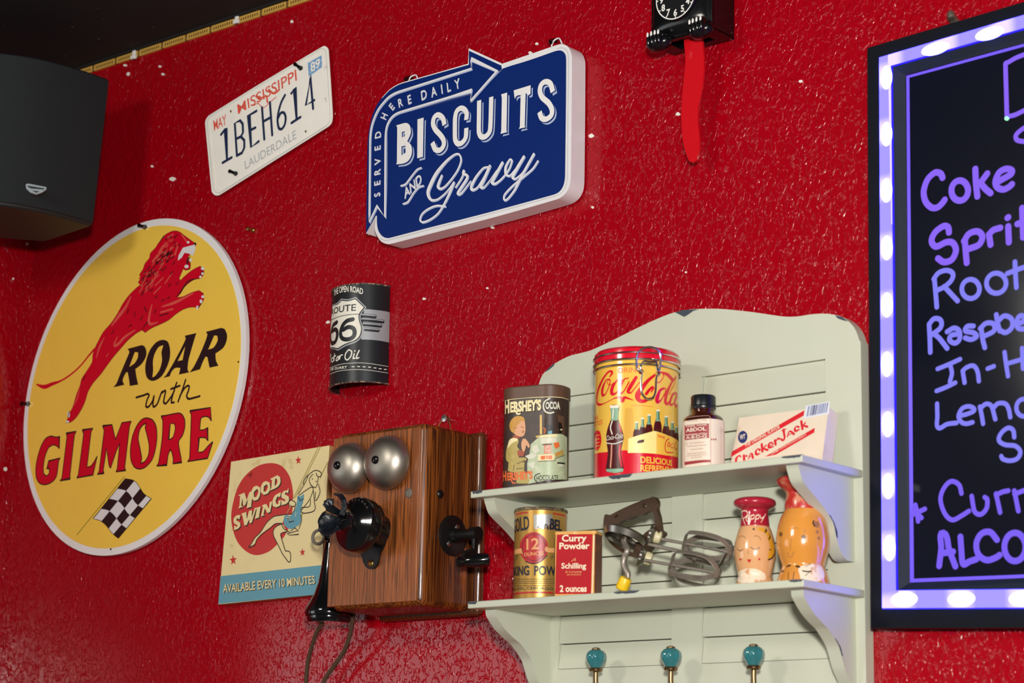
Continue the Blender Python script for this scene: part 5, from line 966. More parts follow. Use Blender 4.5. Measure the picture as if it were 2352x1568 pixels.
# ================================================================ baking powder can
zz2 = Z(1160, 1140, 6.272); M_gold = wear('gold_tin', 'b98f45', '7d6a44', .66, 30, .34, metal=.55, soft=.2); M_tin = wear('bare_tin', 'c9c7c4', '9a948c', .55, 120, .3, metal=.8, soft=.2); M_rimm = wear('dull_rim', '5d5140', '8a7a5c', .5, 150, .5, metal=.5); M_bnv = wear('can_navy_print', '17182a', '8a7448', .72, 260, .4); M_brd = wear('can_red_print', 'b01a22', '7e1a1a', .55, 60, .35, soft=.2); M_bor = mat('can_orange_print', 'd99a62', .4); M_bdk = mat('can_small_print', '5d4a28', .5)
YB2 = -.0905; bpx = -1.8682; BR = .0363; BHh = .130
CP = Prof((bpx, YB2, ZL), circle(BR)); bc_ = thing('baking_powder_can', 'round gold baking powder can with torn label, at the left end of the lower shelf', 'can', (bpx, YB2, ZL))
m = MB(); m.extr(CP, M_gold, .002, BHh-.003); cb = m.build('body', bc_)
m = MB(); m.lathe((bpx, YB2, ZL+BHh), [(BR+.0003, -.0045), (BR+.0012, -.0035), (BR+.0012, -.0012), (BR+.0004, 0), (BR-.0015, 0), (BR-.0022, -.003), (0, -.003)], M_rimm, seg=72); m.build('lid', bc_)
m = MB(); m.lathe((bpx, YB2, ZL), [(BR-.002, 0), (BR+.0008, .0004), (BR+.0008, .0022), (BR, .003)], M_rimm, seg=72); m.build('base_rim', bc_)
m = MB(); P = CP
m.poly(P, zz2((412, 262), (680, 258), (690, 320), (655, 400), (600, 425), (560, 470), (500, 445), (440, 480), (415, 430)), M_tin, .0002)
m.poly(P, zz2((150, 250), (330, 220), (335, 238), (150, 275)), M_brd, .0002); m.poly(P, zz2((690, 235), (870, 270), (870, 295), (690, 255)), M_brd, .0002); m.poly(P, zz2((100, 1405), (690, 1375), (690, 1400), (100, 1430)), M_brd, .0002)
m.poly(P, cr(zz2((405, 512), (520, 540), (600, 640), (618, 740), (590, 870), (500, 950), (400, 968), (300, 930), (230, 840), (212, 740), (235, 630), (310, 545)), 4, True), M_brd, .0002)
m.stroke(P, cr(zz2((412, 545), (510, 570), (570, 660), (580, 750), (550, 850), (470, 915), (400, 925), (320, 890), (265, 820), (250, 740), (270, 650), (330, 575)), 4, True), 1.2, M_bnv, .0004, True, 0)
m.stroke(P, zz2((300, 935), (400, 966), (510, 940), (600, 850)), 2.4, M_bnv, .0004)
m.poly(P, zz2((140, 770), (240, 745), (262, 840), (235, 815), (140, 835)), M_bor, .0004); m.poly(P, zz2((570, 745), (600, 715), (620, 740), (735, 745), (740, 810), (620, 805), (580, 790)), M_bor, .0004)
m.build('printed_label', cb)
m = MB()
m.text(P, 'GOLD', zz2((140, 345), (350, 285), (350, 470), (140, 530)), M_bnv, .0004, .02); m.text(P, 'LABEL', zz2((470, 300), (815, 355), (812, 495), (470, 455)), M_bnv, .0001, .02)
m.text(P, 'BEL', zz2((650, 320), (815, 360), (812, 498), (645, 470)), M_bnv, .0004, .03)
m.stroke(P, zz2((470, 450), (490, 425)), 2.4, M_bnv, .0005); m.stroke(P, zz2((570, 460), (590, 400), (610, 470)), 2.4, M_bnv, .0005)
m.text(P, 'AKING', zz2((112, 1030), (352, 1000), (352, 1130), (112, 1145)), M_bnv, .0004, .03); m.text(P, 'POWDER', zz2((420, 1002), (868, 1035), (868, 1150), (420, 1132)), M_bnv, .0004, .03)
m.text(P, '12', zz2((312, 615), (490, 600), (490, 755), (312, 765)), M_bor, .0006, .02); m.text(P, 'OUNCES', zz2((275, 815), (560, 790), (560, 845), (280, 862)), M_bor, .0006, .02)
random.seed(9)
for y in (1190, 1220, 1250, 1285):
    x = 120
    while x < 690: l = 8+random.random()*22; m.stroke(P, zz2((x, y), (x+l, y-1)), 1.9, M_bdk, .0003, False, 0, caps=False); x += l+7
m.text(P, 'MFG. CO., CHICAGO', zz2((115, 1330), (690, 1315), (690, 1350), (115, 1365)), M_bnv, .0003, .02)
for st in ([(150, 860), (185, 855), (150, 900)], [(140, 930), (170, 885)], [(660, 870), (690, 855), (665, 900)]): m.stroke(P, zz2(*st), 2, M_bdk, .0003)
m.build('lettering', cb)

# ================================================================ curry powder tin
M_curry = mat('curry_red', 'ad0a1a', .45, spec=.25); M_cbor = wear('curry_yellow', 'd9a04e', 'ecd7a0', .55, 60, .4, soft=.2); M_cside = wear('rusted_brown_side', '6b3a24', '8b5a32', .55, 40, .45, soft=.2); M_cw = wear('curry_white', 'ecd9bd', 'b5303a', .70, 250, .4)
YC = -.128; qx = -1.7703; QW, QD, QH = .0583, .030, .0868; CU = Vector((cos(radians(20)), sin(radians(20)), 0))
CT = Prof((qx, YC, ZL), rrect(QW, QD, .003, 4), CU); ct2 = thing('curry_powder_tin', 'small flat red curry powder tin standing in front of the gold can', 'tin', (qx, YC, ZL))
m = MB(); m.extr(CT, M_cside, 0, QH); tb2 = m.build('body', ct2)
m = MB(); m.extr(CT, M_cbor, QH-.0035, QH+.0005, .0006); m.build('top_rim', ct2)
CN = CU.cross(Vector((0, 0, 1))); CFr = Plane(Vector((qx, YC, 0))+CN*(QD/2+.0001), CU, (0, 0, 1), CN); xa, xb = -QW/2+.0015, QW/2-.0015; m = MB()
m.poly(CFr, [[(xa, ZL+.001), (xb, ZL+.001), (xb, ZL+QH-.003), (xa, ZL+QH-.003)]], M_cbor, .0001, px=False)
m.poly(CFr, zz2((748, 545), (1262, 540), (1240, 1400), (720, 1405)), M_curry, .0003); m.poly(CFr, zz2((1275, 560), (1292, 560), (1262, 1400), (1248, 1400)), M_cw, .0003)
for q, t, mt, b_ in (((822, 555, 1178, 552, 90), 'Curry', M_cw, .03), ((785, 668, 1222, 665, 88), 'Powder', M_cw, .03), ((815, 960, 1172, 958, 76), 'Schilling', M_cw, .025), ((875, 1070, 1112, 1066, 28), '& Company', M_bor, .01), ((895, 1115, 1100, 1112, 22), 'SAN FRANCISCO', M_bor, .01), ((792, 1282, 1180, 1280, 90), '2 ounces', M_cw, .03)):
    a, y0, b, y1, hh = q; m.text(CFr, t, zz2((a, y0), (b, y1), (b-2, y1+hh), (a-2, y0+hh)), mt, .0006, b_)
m.stroke(CFr, zz2((960, 935), (1010, 890), (1020, 925)), 1.2, M_bor, .0006); m.stroke(CFr, zz2((975, 920), (1020, 915)), 1.2, M_bor, .0006)
m.build('front_label', tb2)

# ================================================================ egg beater
M_bh = wear('brown_enamel_handle', '46301f', '2c1d12', .5, 40, .38, soft=.3, metal=.2); M_gear = mat('worn_steel', 'a8a49c', .3, 1, vary=.15); M_dull = wear('tarnished_steel', '9d9388', '7a6f66', .5, 60, .42, metal=.6, soft=.3); M_ykn = mat('yellow_knob', 'eec21c', .35)
ze = Z(1370, 1130, 6.532); YE = -.088; EP = front(YE-.006)
c0 = at(1500, 1250, YE); eb = thing('egg_beater', 'old hand egg beater with brown handle and yellow crank knob lying on the lower shelf', 'egg beater', (c0.x, YE, ZL))
E_ = lambda x, y, yy=YE: at(*ze((x, y))[0], yy)
m = MB()
grip = cr(ze((120, 345), (150, 330), (195, 345), (330, 275), (500, 195), (700, 115), (800, 85), (848, 66), (895, 110), (908, 180), (895, 250), (925, 350), (945, 470), (955, 590), (900, 620), (870, 600), (875, 520), (878, 430), (865, 350), (835, 295), (790, 280), (740, 300), (690, 338), (620, 345), (560, 368), (480, 405), (420, 415), (370, 440), (310, 475), (240, 485), (185, 530), (180, 620), (225, 720), (330, 815), (430, 870), (560, 915), (575, 980), (430, 925), (300, 850), (200, 760), (135, 640), (108, 520), (106, 420)), 3, True)
m.prism(EP, [grip, ell(*ze((716, 203))[0], 5.2, 4.6, -.5, 16), ell(*ze((300, 365))[0], 6.2, 3.6, -.55, 16)], M_bh, -.008, 0); hd = m.build('handle_frame', eb, bevel=.0025)
m = MB(); m.prism(EP, cr(ze((870, 545), (955, 590), (945, 640), (880, 690), (800, 780), (720, 880), (650, 985), (590, 985), (572, 930), (600, 830), (680, 700), (760, 610)), 3, True), M_bh, -.016, .004); m.build('gear_bracket', eb, bevel=.003)
gc = E_(440, 655, YE-.022); gn = (-UV*.86-RV*.36-DV*.36).normalized(); m = MB()
gr_ = .0305; tooth = lambda a, z: 1-.03*(1 if int(a/(2*pi)*96) % 2 else 0) if z < .0015 else 1
m.lathe(gc-gn*.003, [(gr_-.007, 0), (gr_-.001, 0), (gr_, .0012), (gr_+.0008, .003), (gr_-.0030, .0105), (gr_-.0042, .0105), (gr_-.002, .002), (gr_-.007, .001)], M_gear, gn, 96, cap=False)
for k in range(4):
    a = pi/4+k*pi/2; X = gn.orthogonal().normalized(); Y = gn.cross(X); dv = X*cos(a)+Y*sin(a); m.band([gc+dv*.004, gc+dv*(gr_-.004)], Y*cos(a)-X*sin(a), .009, .0016, M_gear)
m.lathe(gc-gn*.003, [(.0075, 0), (.0075, .008), (.005, .010), (0, .010)], M_gear, gn, 24); m.build('gear_wheel', eb)
m = MB(); kk = E_(435, 1290, YE-.034); ax0 = gc+gn*.008
m.tube([gc, ax0, E_(465, 870, YE-.034), E_(425, 960, YE-.034), E_(405, 1060, YE-.034), E_(430, 1140, YE-.034), E_(470, 1220, YE-.034), E_(476, 1290, YE-.034)], [.004, .004, .0042, .0042, .0042, .0042, .004, .003], M_dull, 14, smooth=4); m.build('crank', eb)
ka, kb2 = E_(450, 1278, YE-.034), E_(372, 1462, YE-.034); kb2.z = max(kb2.z, ZL+.003); ax = (kb2-ka).normalized(); m = MB(); L_ = (kb2-ka).length; m.lathe(ka, [(0, 0), (.0072, .0006), (.0082, .003), (.0088, L_-.006), (.0086, L_-.002), (.007, L_), (0, L_)], M_ykn, ax, 28); m.build('crank_knob', eb)
for q, yy in (((880, 660), YE-.006), ((740, 985), YE-.012)):
    c = E_(*q, yy); A = (RV*.94-UV*.30-DV*.1).normalized(); m = MB(); m.lathe(c-A*.010, [(.004, 0), (.0125, .001), (.0130, .004), (.0100, .007), (.0080, .009), (.0085, .010), (.0080, .017), (.004, .019)], M_gear, A, 40, wob=lambda a, z: 1-.05*(1 if int(a/(2*pi)*36) % 2 else 0) if z < .005 else 1); g = m.build('pinion', eb)
    m = MB(); m.lathe(c-A*.001, [(.0085, 0), (.0092, .002), (.0085, .008), (.005, .010)], mat('ivory_bushing', 'c9bf98', .45) if 'ivory_bushing' not in bpy.data.materials else bpy.data.materials['ivory_bushing'], A, 24); m.build('bushing', g)
def whisk(A, B, r, roll0, nm):
    A, B = Vector(A), Vector(B); d = (B-A).normalized(); L = (B-A).length; X = (UV-d*UV.dot(d)).normalized(); Y = d.cross(X); w = None
    m = MB(); m.tube([A-d*.045, A+d*L*.97], .0022, M_dull, 12); wk = m.build('beater', eb)
    for k in range(2):
        a = roll0+k*pi/2; R1 = X*cos(a)+Y*sin(a); T = Y*cos(a)-X*sin(a)
        for s_ in (1, -1):
            pts = cr([tuple(A+d*(L*t)+R1*(r*q*s_)) for t, q in ((0, .12), (.06, .55), (.14, .92), (.35, 1.04), (.60, 1.05), (.82, .92), (.93, .60), (.985, .25), (1.0, .05))], 5)
            m = MB(); m.band(pts, T, .0082, .0013, M_dull); m.build('beater_blade', wk, bevel=.0004)
whisk(E_(1330, 770, YE-.004), E_(2015, 900, YE-.004), .0205, .5, 'u')
whisk(E_(1130, 1090, YE-.020), E_(1830, 1215, YE-.020), .0215, .35, 'l')
m = MB(); m.tube([E_(780, 780, YE-.010), E_(1250, 890, YE-.010), E_(1850, 1010, YE-.010)], .0024, M_dull, 12); m.band([E_(1400, 860, YE-.008), E_(1480, 960, YE-.02), E_(1460, 1020, YE-.022)], (0, 1, 0), .005, .0016, M_dull); m.band([E_(1945, 910, YE-.012), E_(1770, 1250, YE-.014)], (0, 1, 0), .006, .0016, M_gear); m.build('centre_rod', eb)

# ================================================================ painted wooden chef shakers
M_maple = wear('lacquered_wood', 'dca573', 'c98849', .52, 14, .18, soft=.4, coat=.7); M_map2 = wear('lacquered_wood_orange', 'd88f3c', 'cf8a5a', .52, 14, .18, soft=.4, coat=.7); M_hat = wear('red_lacquer', 'a81c34', 'c05560', .60, 40, .22, soft=.25, coat=.6); M_hat2 = wear('worn_red_lacquer', 'b82a22', 'd08a6a', .50, 45, .3, soft=.12, coat=.4); M_fw = wear('worn_white_paint', 'ecd6bc', 'd0966a', .56, 70, .35, soft=.06); M_fy = mat('hair_yellow', 'd99a22', .3); M_fr = mat('lip_red', 'c02a2a', .3); M_fk = mat('fine_black_paint', '241a16', .4); M_fbr = mat('faded_brown_paint', '9a6a40', .4)
zp_ = Z(1660, 1090, 5.6)
def shaker(x, y, prof, hatprof, ml, mh, label, nm):
    t = thing('chef_shaker', label, 'salt shaker', (x, y, ZL), 'wooden chef shakers on the lower shelf'); o = (x, y, ZL)
    m = MB(); m.lathe(o, cr(prof, 5), ml, seg=64); b = m.build('head', t, )
    m = MB(); m.lathe(o, cr(hatprof, 5), mh, seg=64); hh = m.build('hat', t); return t, b, hh, Rev(o, cr(prof, 5)), Rev(o, cr(hatprof, 5))
pb = [(.0235, 0), (.0262, .002), (.0258, .006), (.0222, .0150), (.0212, .0185), (.0232, .026), (.0262, .040), (.0268, .050), (.0250, .064), (.0212, .077), (.0192, .081)]
phh = [(.0186, .0795), (.0190, .0815), (.0182, .090), (.0172, .098), (.0176, .1025), (.0215, .1050), (.0262, .1085), (.0274, .1115), (.0262, .1152), (.0210, .1178), (.0100, .1188), (0, .1190)]
t, b, hh, RB, RH = shaker(-1.5157, -.085, pb, phh, M_maple, M_hat, 'shorter wooden chef shaker with a red hat lettered in white and yellow hair', 0)
m = MB(); P = RB; F = lambda *a, **k: m.stroke(P, zp_(*a), **k)
for st, wd, mt in (([(205, 820), (230, 790), (265, 790), (295, 815)], 1.6, M_fbr), ([(400, 790), (440, 785), (475, 810), (490, 840)], 1.6, M_fbr), ([(190, 950), (210, 970), (240, 975), (262, 955)], 1.4, M_fk), ([(195, 955), (185, 945)], 1.0, M_fk), ([(225, 975), (225, 990)], 1.0, M_fk), ([(360, 930), (395, 955), (440, 955), (470, 935)], 1.4, M_fk), ([(325, 970), (330, 1000), (322, 1020)], 1.5, M_fbr), ([(395, 690), (410, 705)], 2.4, M_fk), ([(385, 705), (405, 690)], 2, M_fk)): F(*st, wd=wd, m=mt)
m.poly(P, zp_((312, 1092), (340, 1085), (370, 1092), (342, 1135)), M_fr, .0003)
for q in ((230, 1088), (470, 1085)): m.poly(P, ell(*zp_(q)[0], 2.6, 2.6, n=12), M_fr, .0003)
m.poly(P, cr(zp_((450, 690), (540, 700), (600, 760), (640, 850), (665, 930), (660, 1010), (620, 1070), (580, 1075), (590, 1000), (605, 930), (585, 840), (560, 760), (520, 730)), 4, True), M_fy, .0003)
for st in ([(545, 700), (560, 715), (540, 740)], [(595, 760), (605, 800), (590, 835)], [(640, 840), (650, 880)], [(600, 960), (618, 968)], [(665, 950), (665, 1010), (630, 1070), (580, 1095)]): F(*st, wd=[2.5]+[4.5]*(len(st)-2)+[2.5], m=M_fk)
m.build('painted_face', b)
m = MB(); m.poly(P, cr(zp_((200, 1260), (270, 1215), (370, 1205), (470, 1225), (545, 1280), (545, 1345), (480, 1385), (360, 1395), (240, 1390), (185, 1350)), 4, True), M_fw, .0003); m.build('painted_bow', b)
m = MB(); P = RH
for st in ([(252, 480), (258, 550), (290, 638)], [(235, 495), (265, 465), (310, 472), (316, 520), (268, 565)], [(320, 530), (300, 560), (320, 600), (350, 590)], [(320, 560), (350, 540), (340, 520), (318, 535)], [(370, 520), (352, 610)], [(372, 530), (400, 515), (400, 560), (365, 570)], [(430, 520), (415, 610)], [(432, 530), (462, 515), (460, 560), (425, 570)], [(480, 520), (490, 560), (520, 540)], [(548, 505), (520, 560), (490, 615)]): m.stroke(P, zp_(*st), 2.4, M_fw, .0003)
m.build('lettering', hh)
pb2 = [(.0300, 0), (.0335, .002), (.0332, .006), (.0310, .014), (.0278, .0225), (.0268, .027), (.0288, .034), (.0328, .048), (.0336, .060), (.0318, .075), (.0282, .087), (.0235, .096), (.0220, .098)]
ph2 = [(.0222, .0955), (.0228, .0990), (.0222, .1080), (.0205, .1170), (.0225, .1220), (.0285, .1270), (.0328, .1315), (.0325, .1360), (.0270, .1392), (.0120, .1402), (0, .1404)]
t, b, hh, RB, RH = shaker(-1.4430, -.085, pb2, ph2, M_map2, M_hat2, 'taller wooden chef shaker with worn red hat, half behind the right bracket', 1)
m = MB(); P = RB
for q in ((748, 765), (1040, 800)): m.stroke(P, ell(*zp_(q)[0], 3.6, 4.4, n=16), 1.6, M_fk, .0003, True, 0); m.poly(P, ell(*zp_(q)[0], 2, 2.4, n=10), M_fk, .0003)
for st, wd, mt in (([(890, 700), (930, 680), (975, 690)], 1.3, M_fbr), ([(1050, 700), (1060, 750)], 1.1, M_fbr), ([(885, 820), (875, 900), (870, 970)], 1.2, M_fbr), ([(840, 1000), (850, 1050), (885, 1055), (920, 985)], 1.3, M_fbr), ([(1010, 790), (1075, 800)], 1.4, M_fk), ([(1170, 590), (1160, 620), (1180, 660)], 3, M_fk)): m.stroke(P, zp_(*st), wd, mt, .0003)
m.poly(P, cr(zp_((1185, 600), (1230, 610), (1240, 660), (1200, 680), (1175, 640)), 3, True), M_fbr, .0003)
for q in ((1215, 735), (1235, 815)): m.poly(P, ell(*zp_(q)[0], 3.4, 4, n=10), M_fbr, .0003)
m.build('painted_face', b)
m = MB(); m.poly(P, cr(zp_((980, 1195), (1100, 1150), (1230, 1150), (1290, 1220), (1300, 1330), (1180, 1380), (1020, 1360), (990, 1290)), 4, True), M_fw, .0003)
for st, wd in (([(830, 1180), (855, 1165), (870, 1168)], 4), ([(760, 1245), (785, 1235)], 4), ([(950, 1175), (985, 1185)], 4.5), ([(1030, 1235), (1080, 1245), (1135, 1240)], 3), ([(1060, 1300), (1110, 1255)], 1.3), ([(1060, 1180), (1130, 1145)], 1.2), ([(850, 1250), (845, 1350)], 1.4), ([(920, 1250), (905, 1350)], 1.4)): m.stroke(P, zp_(*st), wd, M_fk, .0005)
m.build('painted_collar', b)

# ================================================================ black novelty clock
zc2 = Z(1440, 0, 3.92); M_tail = mat('red_plastic', 'c8101c', .16, coat=.4, vary=.02); M_clw = mat('dial_white', 'e9e7e2', .4); M_dial = mat('dial_black', '0a0b10', .35)
CX0, CX1, CZ0, CY = -1.7085, -1.6030, 2.540, -.062
ck = thing('wall_clock', 'black novelty wall clock with white numerals and a red swinging tail', 'clock', (-1.656, 0, CZ0))
m = MB(); w_, cxm = CX1-CX0, (CX0+CX1)/2
outc = [(CX0+.002, CZ0), (CX1-.002, CZ0), (CX1, CZ0+.004), (CX1, CZ0+.150), (CX0, CZ0+.150), (CX0, CZ0+.004)]
hole = [(cxm-.030, -.046), (cxm+.030, -.046), (cxm+.030, -.016), (cxm-.030, -.016)]
wt = .003
m.box(CX0, CX0+wt, CY+.008, 0, CZ0, CZ0+.15, M_black); m.box(CX1-wt, CX1, CY+.008, 0, CZ0, CZ0+.15, M_black); m.box(CX0, CX1, -.004, -.0005, CZ0, CZ0+.15, M_black); m.box(CX0, CX1, CY+.006, CY+.012, CZ0+.002, CZ0+.15, M_black)
BPn = Plane((0, 0, CZ0), (1, 0, 0), (0, 1, 0), (0, 0, 1)); m.prism(BPn, [[(CX0, CY+.008), (CX1, CY+.008), (CX1, -.0005), (CX0, -.0005)], hole], M_black, 0, .003, px=False); m.build('case', ck, bevel=.003)
dc_x, dc_z, DR = -1.6570, 2.597, .0355
m = MB(); n = 28; vs = []; rows = 14
def cf(u, v):   # rounded, belly-like front
    x = cxm+(u-.5)*(w_-.001); z = CZ0+.004+v*.146; e = max(0, 1-abs(2*u-1)**3.0)**.5; f = min(1, v*9)**.5
    return Vector((x, CY+.010-.012*e*f, z))
vs = [cf(i/n, j/rows) for j in range(rows+1) for i in range(n+1)]; m.add(vs, [(j*(n+1)+i, j*(n+1)+i+1, (j+1)*(n+1)+i+1, (j+1)*(n+1)+i) for j in range(rows) for i in range(n)], M_black, True); m.build('belly', ck)
m = MB(); m.lathe((dc_x, CY-.001, dc_z), [(DR+.0005, 0), (DR, .0035), (DR-.0005, .0048), (0, .0048)], M_dial, (0, -1, 0), 72); dl_ = m.build('dial', ck)
DP = front(CY-.0059); m = MB(); m.stroke(DP, ell(dc_x, dc_z, DR-.0022, DR-.0022, n=72), .0017, M_clw, .0003, True, 0, px=False); m.build('dial_ring', dl_)
m = MB()
for k in range(12):
    a = pi/2-(k+1)*pi/6; hgt = .0092; r = DR-.0110; tx, tz = dc_x+r*cos(a), dc_z+r*sin(a); vs, fs = text_mesh(str(k+1), .03); xm = (min(v[0] for v in vs)+max(v[0] for v in vs))/2
    m.surf2d(DP, [(tx+(x-xm)/CAPH*hgt*.92, tz+(y/CAPH-.5)*hgt) for x, y in vs], fs, M_clw, .0003); r = DR-.0044; m.poly(DP, [ell(dc_x+r*cos(a), dc_z+r*sin(a), .0011, .0011, n=10)], M_clw, .0003, px=False)
m.build('numerals', dl_)
m = MB(); m.band([(dc_x, CY-.0075, dc_z), (dc_x-.012, CY-.0075, dc_z+.016)], (.8, 0, .6), .003, .0008, M_clw); m.band([(dc_x, CY-.0085, dc_z), (dc_x+.008, CY-.0085, dc_z+.024)], (.9, 0, -.3), .003, .0008, M_clw); m.build('clock_hand', dl_)
for pts in (((198, 320), (230, 308), (262, 298), (293, 292)), ((575, 205), (605, 192), (638, 180), (674, 168))):
    pw = None; qs = [at(*zc2(q)[0], CY-.010) for q in pts]; c = (qs[1]+qs[2])/2
    m = MB(); m.sphere(c+Vector((0, .012, -.010)), .021, M_black, (1.0, .66, .62), 28, 16); pw = m.build('paw', ck)
    for q in qs:
        m = MB(); m.sphere(q+Vector((0, .004, -.0075)), .0068, M_black, (.62, 1.3, 1.75), 16, 12); tt_ = m.build('toe', pw)
        m = MB(); m.sphere(q+Vector((0, -.0032, -.0005)), .0028, M_clw, (.62, .55, 1.55), 12, 8); m.build('claw', pw)
YT = -.036; TP = front(YT); m = MB()
tl_ = cr(zc2((515, 395), (522, 470), (525, 560), (515, 680), (500, 830), (490, 970), (490, 1100), (500, 1250), (525, 1360), (555, 1440), (585, 1460), (620, 1445), (645, 1370), (652, 1290), (645, 1180), (635, 1080), (640, 960), (660, 860), (680, 760), (692, 620), (690, 500), (685, 440), (672, 345), (600, 330), (520, 345)), 4, True)
m.prism(TP, tl_, M_tail, -.0035, 0); m.build('tail_pendulum', ck, bevel=.0016)

# ================================================================ light-up menu board
def led_mat(name):
    # frosted tube over a row of lamps: brightest in front of each lamp
    m = mat(name, '1c1840', .4, emit=(150, 138, 255), es=1, eb=6); nt = m.node_tree; N, L = nt.nodes, nt.links; b = N['Principled BSDF']
    sx = N.new('ShaderNodeSeparateXYZ'); L.new(N['Texture Coordinate'].outputs['Object'], sx.inputs[0])
    def wave(out, pitch, off):
        a = N.new('ShaderNodeMath'); a.operation = 'MULTIPLY_ADD'; L.new(out, a.inputs[0]); a.inputs[1].default_value = 2*pi/pitch; a.inputs[2].default_value = -off*2*pi/pitch
        c = N.new('ShaderNodeMath'); c.operation = 'COSINE'; L.new(a.outputs[0], c.inputs[0]); return c.outputs[0]
    vert = wave(sx.outputs['Z'], LPZ, LZ0-BZ); hor = wave(sx.outputs['X'], LPX, LX0-BX)
    sel = N.new('ShaderNodeMath'); sel.operation = 'LESS_THAN'; L.new(sx.outputs['X'], sel.inputs[0]); sel.inputs[1].default_value = XIN-BX
    mx = N.new('ShaderNodeMix'); L.new(sel.outputs[0], mx.inputs[0]); L.new(hor, mx.inputs[2]); L.new(vert, mx.inputs[3])
    r = N.new('ShaderNodeMapRange'); r.interpolation_type = 'SMOOTHSTEP'; r.inputs['From Min'].default_value = -.2; r.inputs['From Max'].default_value = 1; r.inputs['To Min'].default_value = 1.0; r.inputs['To Max'].default_value = 2.5; L.new(mx.outputs[0], r.inputs['Value'])
    L.new(r.outputs[0], b.inputs['Emission Strength']); return m
M_frame = mat('frame_black', '070b13', .5, spec=.15); M_bev = mat('frame_bevel', '1c232b', .6, vary=.1, spec=.2); M_panel = mat('board_black', '0b0e1a', .08, spec=.5, vary=.03, coat=.3)
YM = -.032; MP = front(YM); BX, BZ = -1.1, 1.69
_a = [MP.uv(2037, y)[1] for y in (308, 437, 569, 700, 836, 974, 1116, 1258)]; LPZ = (_a[0]-_a[-1])/7; LZ0 = _a[3]
_b = [MP.uv(*q)[0] for q in ((2077, 1376), (2208, 1375), (2350, 1374))]; LPX = (_b[2]-_b[0])/2; LX0 = _b[1]; XIN = MP.uv(2056, 800)[0]
M_led = led_mat('led_strip')
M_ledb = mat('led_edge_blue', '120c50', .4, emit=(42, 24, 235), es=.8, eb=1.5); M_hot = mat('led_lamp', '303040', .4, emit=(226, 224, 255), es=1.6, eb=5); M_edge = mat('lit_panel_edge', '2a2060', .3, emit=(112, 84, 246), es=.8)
M_mk1 = mat('marker_purple', '2a2060', .5, emit=(128, 84, 232), es=.78); M_mk2 = mat('marker_lavender', '2a2060', .5, emit=(118, 118, 232), es=.78); M_mk3 = mat('marker_violet', '2a2060', .5, emit=(108, 76, 226), es=.8); M_grn = mat('marker_green_dot', '8fe8b0', .5, emit=(120, 220, 150), es=.7)
 
bd = thing('menu_board', 'black menu board with glowing violet border and handwritten drinks, beside the shelf', 'menu board', (-1.1, 0, 1.69))
uv = MP.uv
TL, BL = uv(1992, 110), uv(2000, 1442); XO = (TL[0]+BL[0])/2
tr = uv(2352, 3); br = uv(2352, 1443); XR = -.80
def ext(a, b): k = (XR-a[0])/(b[0]-a[0]); return (XR, a[1]+(b[1]-a[1])*k)
# outline corners from the outside in; the left side is seen, the right side lies beyond the frame
def ring_(tl, bl, t2, b2): tl, bl, t2, b2 = uv(*tl), uv(*bl), uv(*t2), uv(*b2); return [tl, ext(tl, t2), ext(bl, b2), bl]
dT, dB = 0, 0
O1 = ring_((1992, 110), (2000, 1442), (2352, 4), (2352, 1441)); O2 = ring_((2020, 132), (2027, 1399), (2352, 35), (2352, 1397)); O3 = ring_((2051, 154), (2063, 1355), (2352, 70), (2352, 1351)); O4 = ring_((2080, 172), (2090, 1338), (2352, 100), (2352, 1326))
def inx(r, d): return [r[0], (r[1][0]-d, r[1][1]), (r[2][0]-d, r[2][1]), r[3]]
PB2 = front(YM+.0125); PB3 = front(YM+.003)
def back(pl, q): return [pl.uv(*q[0]), pl.uv(*q[1])]
a4, b4 = back(PB2, ((2080, 172), (2090, 1338))); c4, d4 = PB2.uv(2352, 100), PB2.uv(2352, 1326); O4 = [a4, ext(a4, c4), ext(b4, d4), b4]
a3, b3 = back(PB3, ((2051, 154), (2063, 1355))); c3, d3 = PB3.uv(2352, 70), PB3.uv(2352, 1351); O3 = [a3, ext(a3, c3), ext(b3, d3), b3]
O2, O3, O4 = inx(O2, .02), inx(O3, .045), inx(O4, .06)
m = MB(); m.prism(MP, [O1, O2], M_frame, -.028, 0, px=False); m.build('outer_frame', bd, bevel=.0012)
def inset(r, k): return [(r[0][0]+k, r[0][1]-k), (r[1][0]-k, r[1][1]-k), (r[2][0]-k, r[2][1]+k), (r[3][0]+k, r[3][1]+k)]
I2, I3 = inset(O2, .0014), inset(O3, -.0010)
m = MB(); m.prism(MP, [I2, I3], M_led, -.026, .0035, px=False); m.prism(MP, [O2, I2], M_ledb, -.026, .0008, px=False); m.prism(MP, [I3, O3], M_ledb, -.026, .0008, px=False); led = m.build('led_channel', bd)
m = MB(); a = [MP.pt(*p, -.003) for p in O3]; b = [MP.pt(*p, -.0125) for p in O4]; c = [MP.pt(*p, -.026) for p in O3]
for i in range(4): j = (i+1) % 4; m.add([a[i], a[j], b[j], b[i], c[i], c[j]], [(3, 2, 1, 0), (0, 1, 5, 4)], M_bev)
m.build('inner_bevel', bd)
m = MB(); m.prism(MP, [[(p[0]+(.002 if i in (0, 3) else -.002)*-1, p[1]) for i, p in enumerate(O4)]], M_panel, -.018, -.0135, px=False); pn = m.build('panel', bd)
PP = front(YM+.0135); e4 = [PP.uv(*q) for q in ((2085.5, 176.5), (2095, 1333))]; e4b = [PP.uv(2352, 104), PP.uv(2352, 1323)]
m = MB(); q = [e4[0], ext(e4[0], e4b[0]), ext(e4[1], e4b[1]), e4[1]]; m.stroke(PP, q, .0045, M_edge, .0004, True, 0, px=False); m.build('lit_edge', pn)  # emissive line puts the LED's reflected glow onto the panel edge
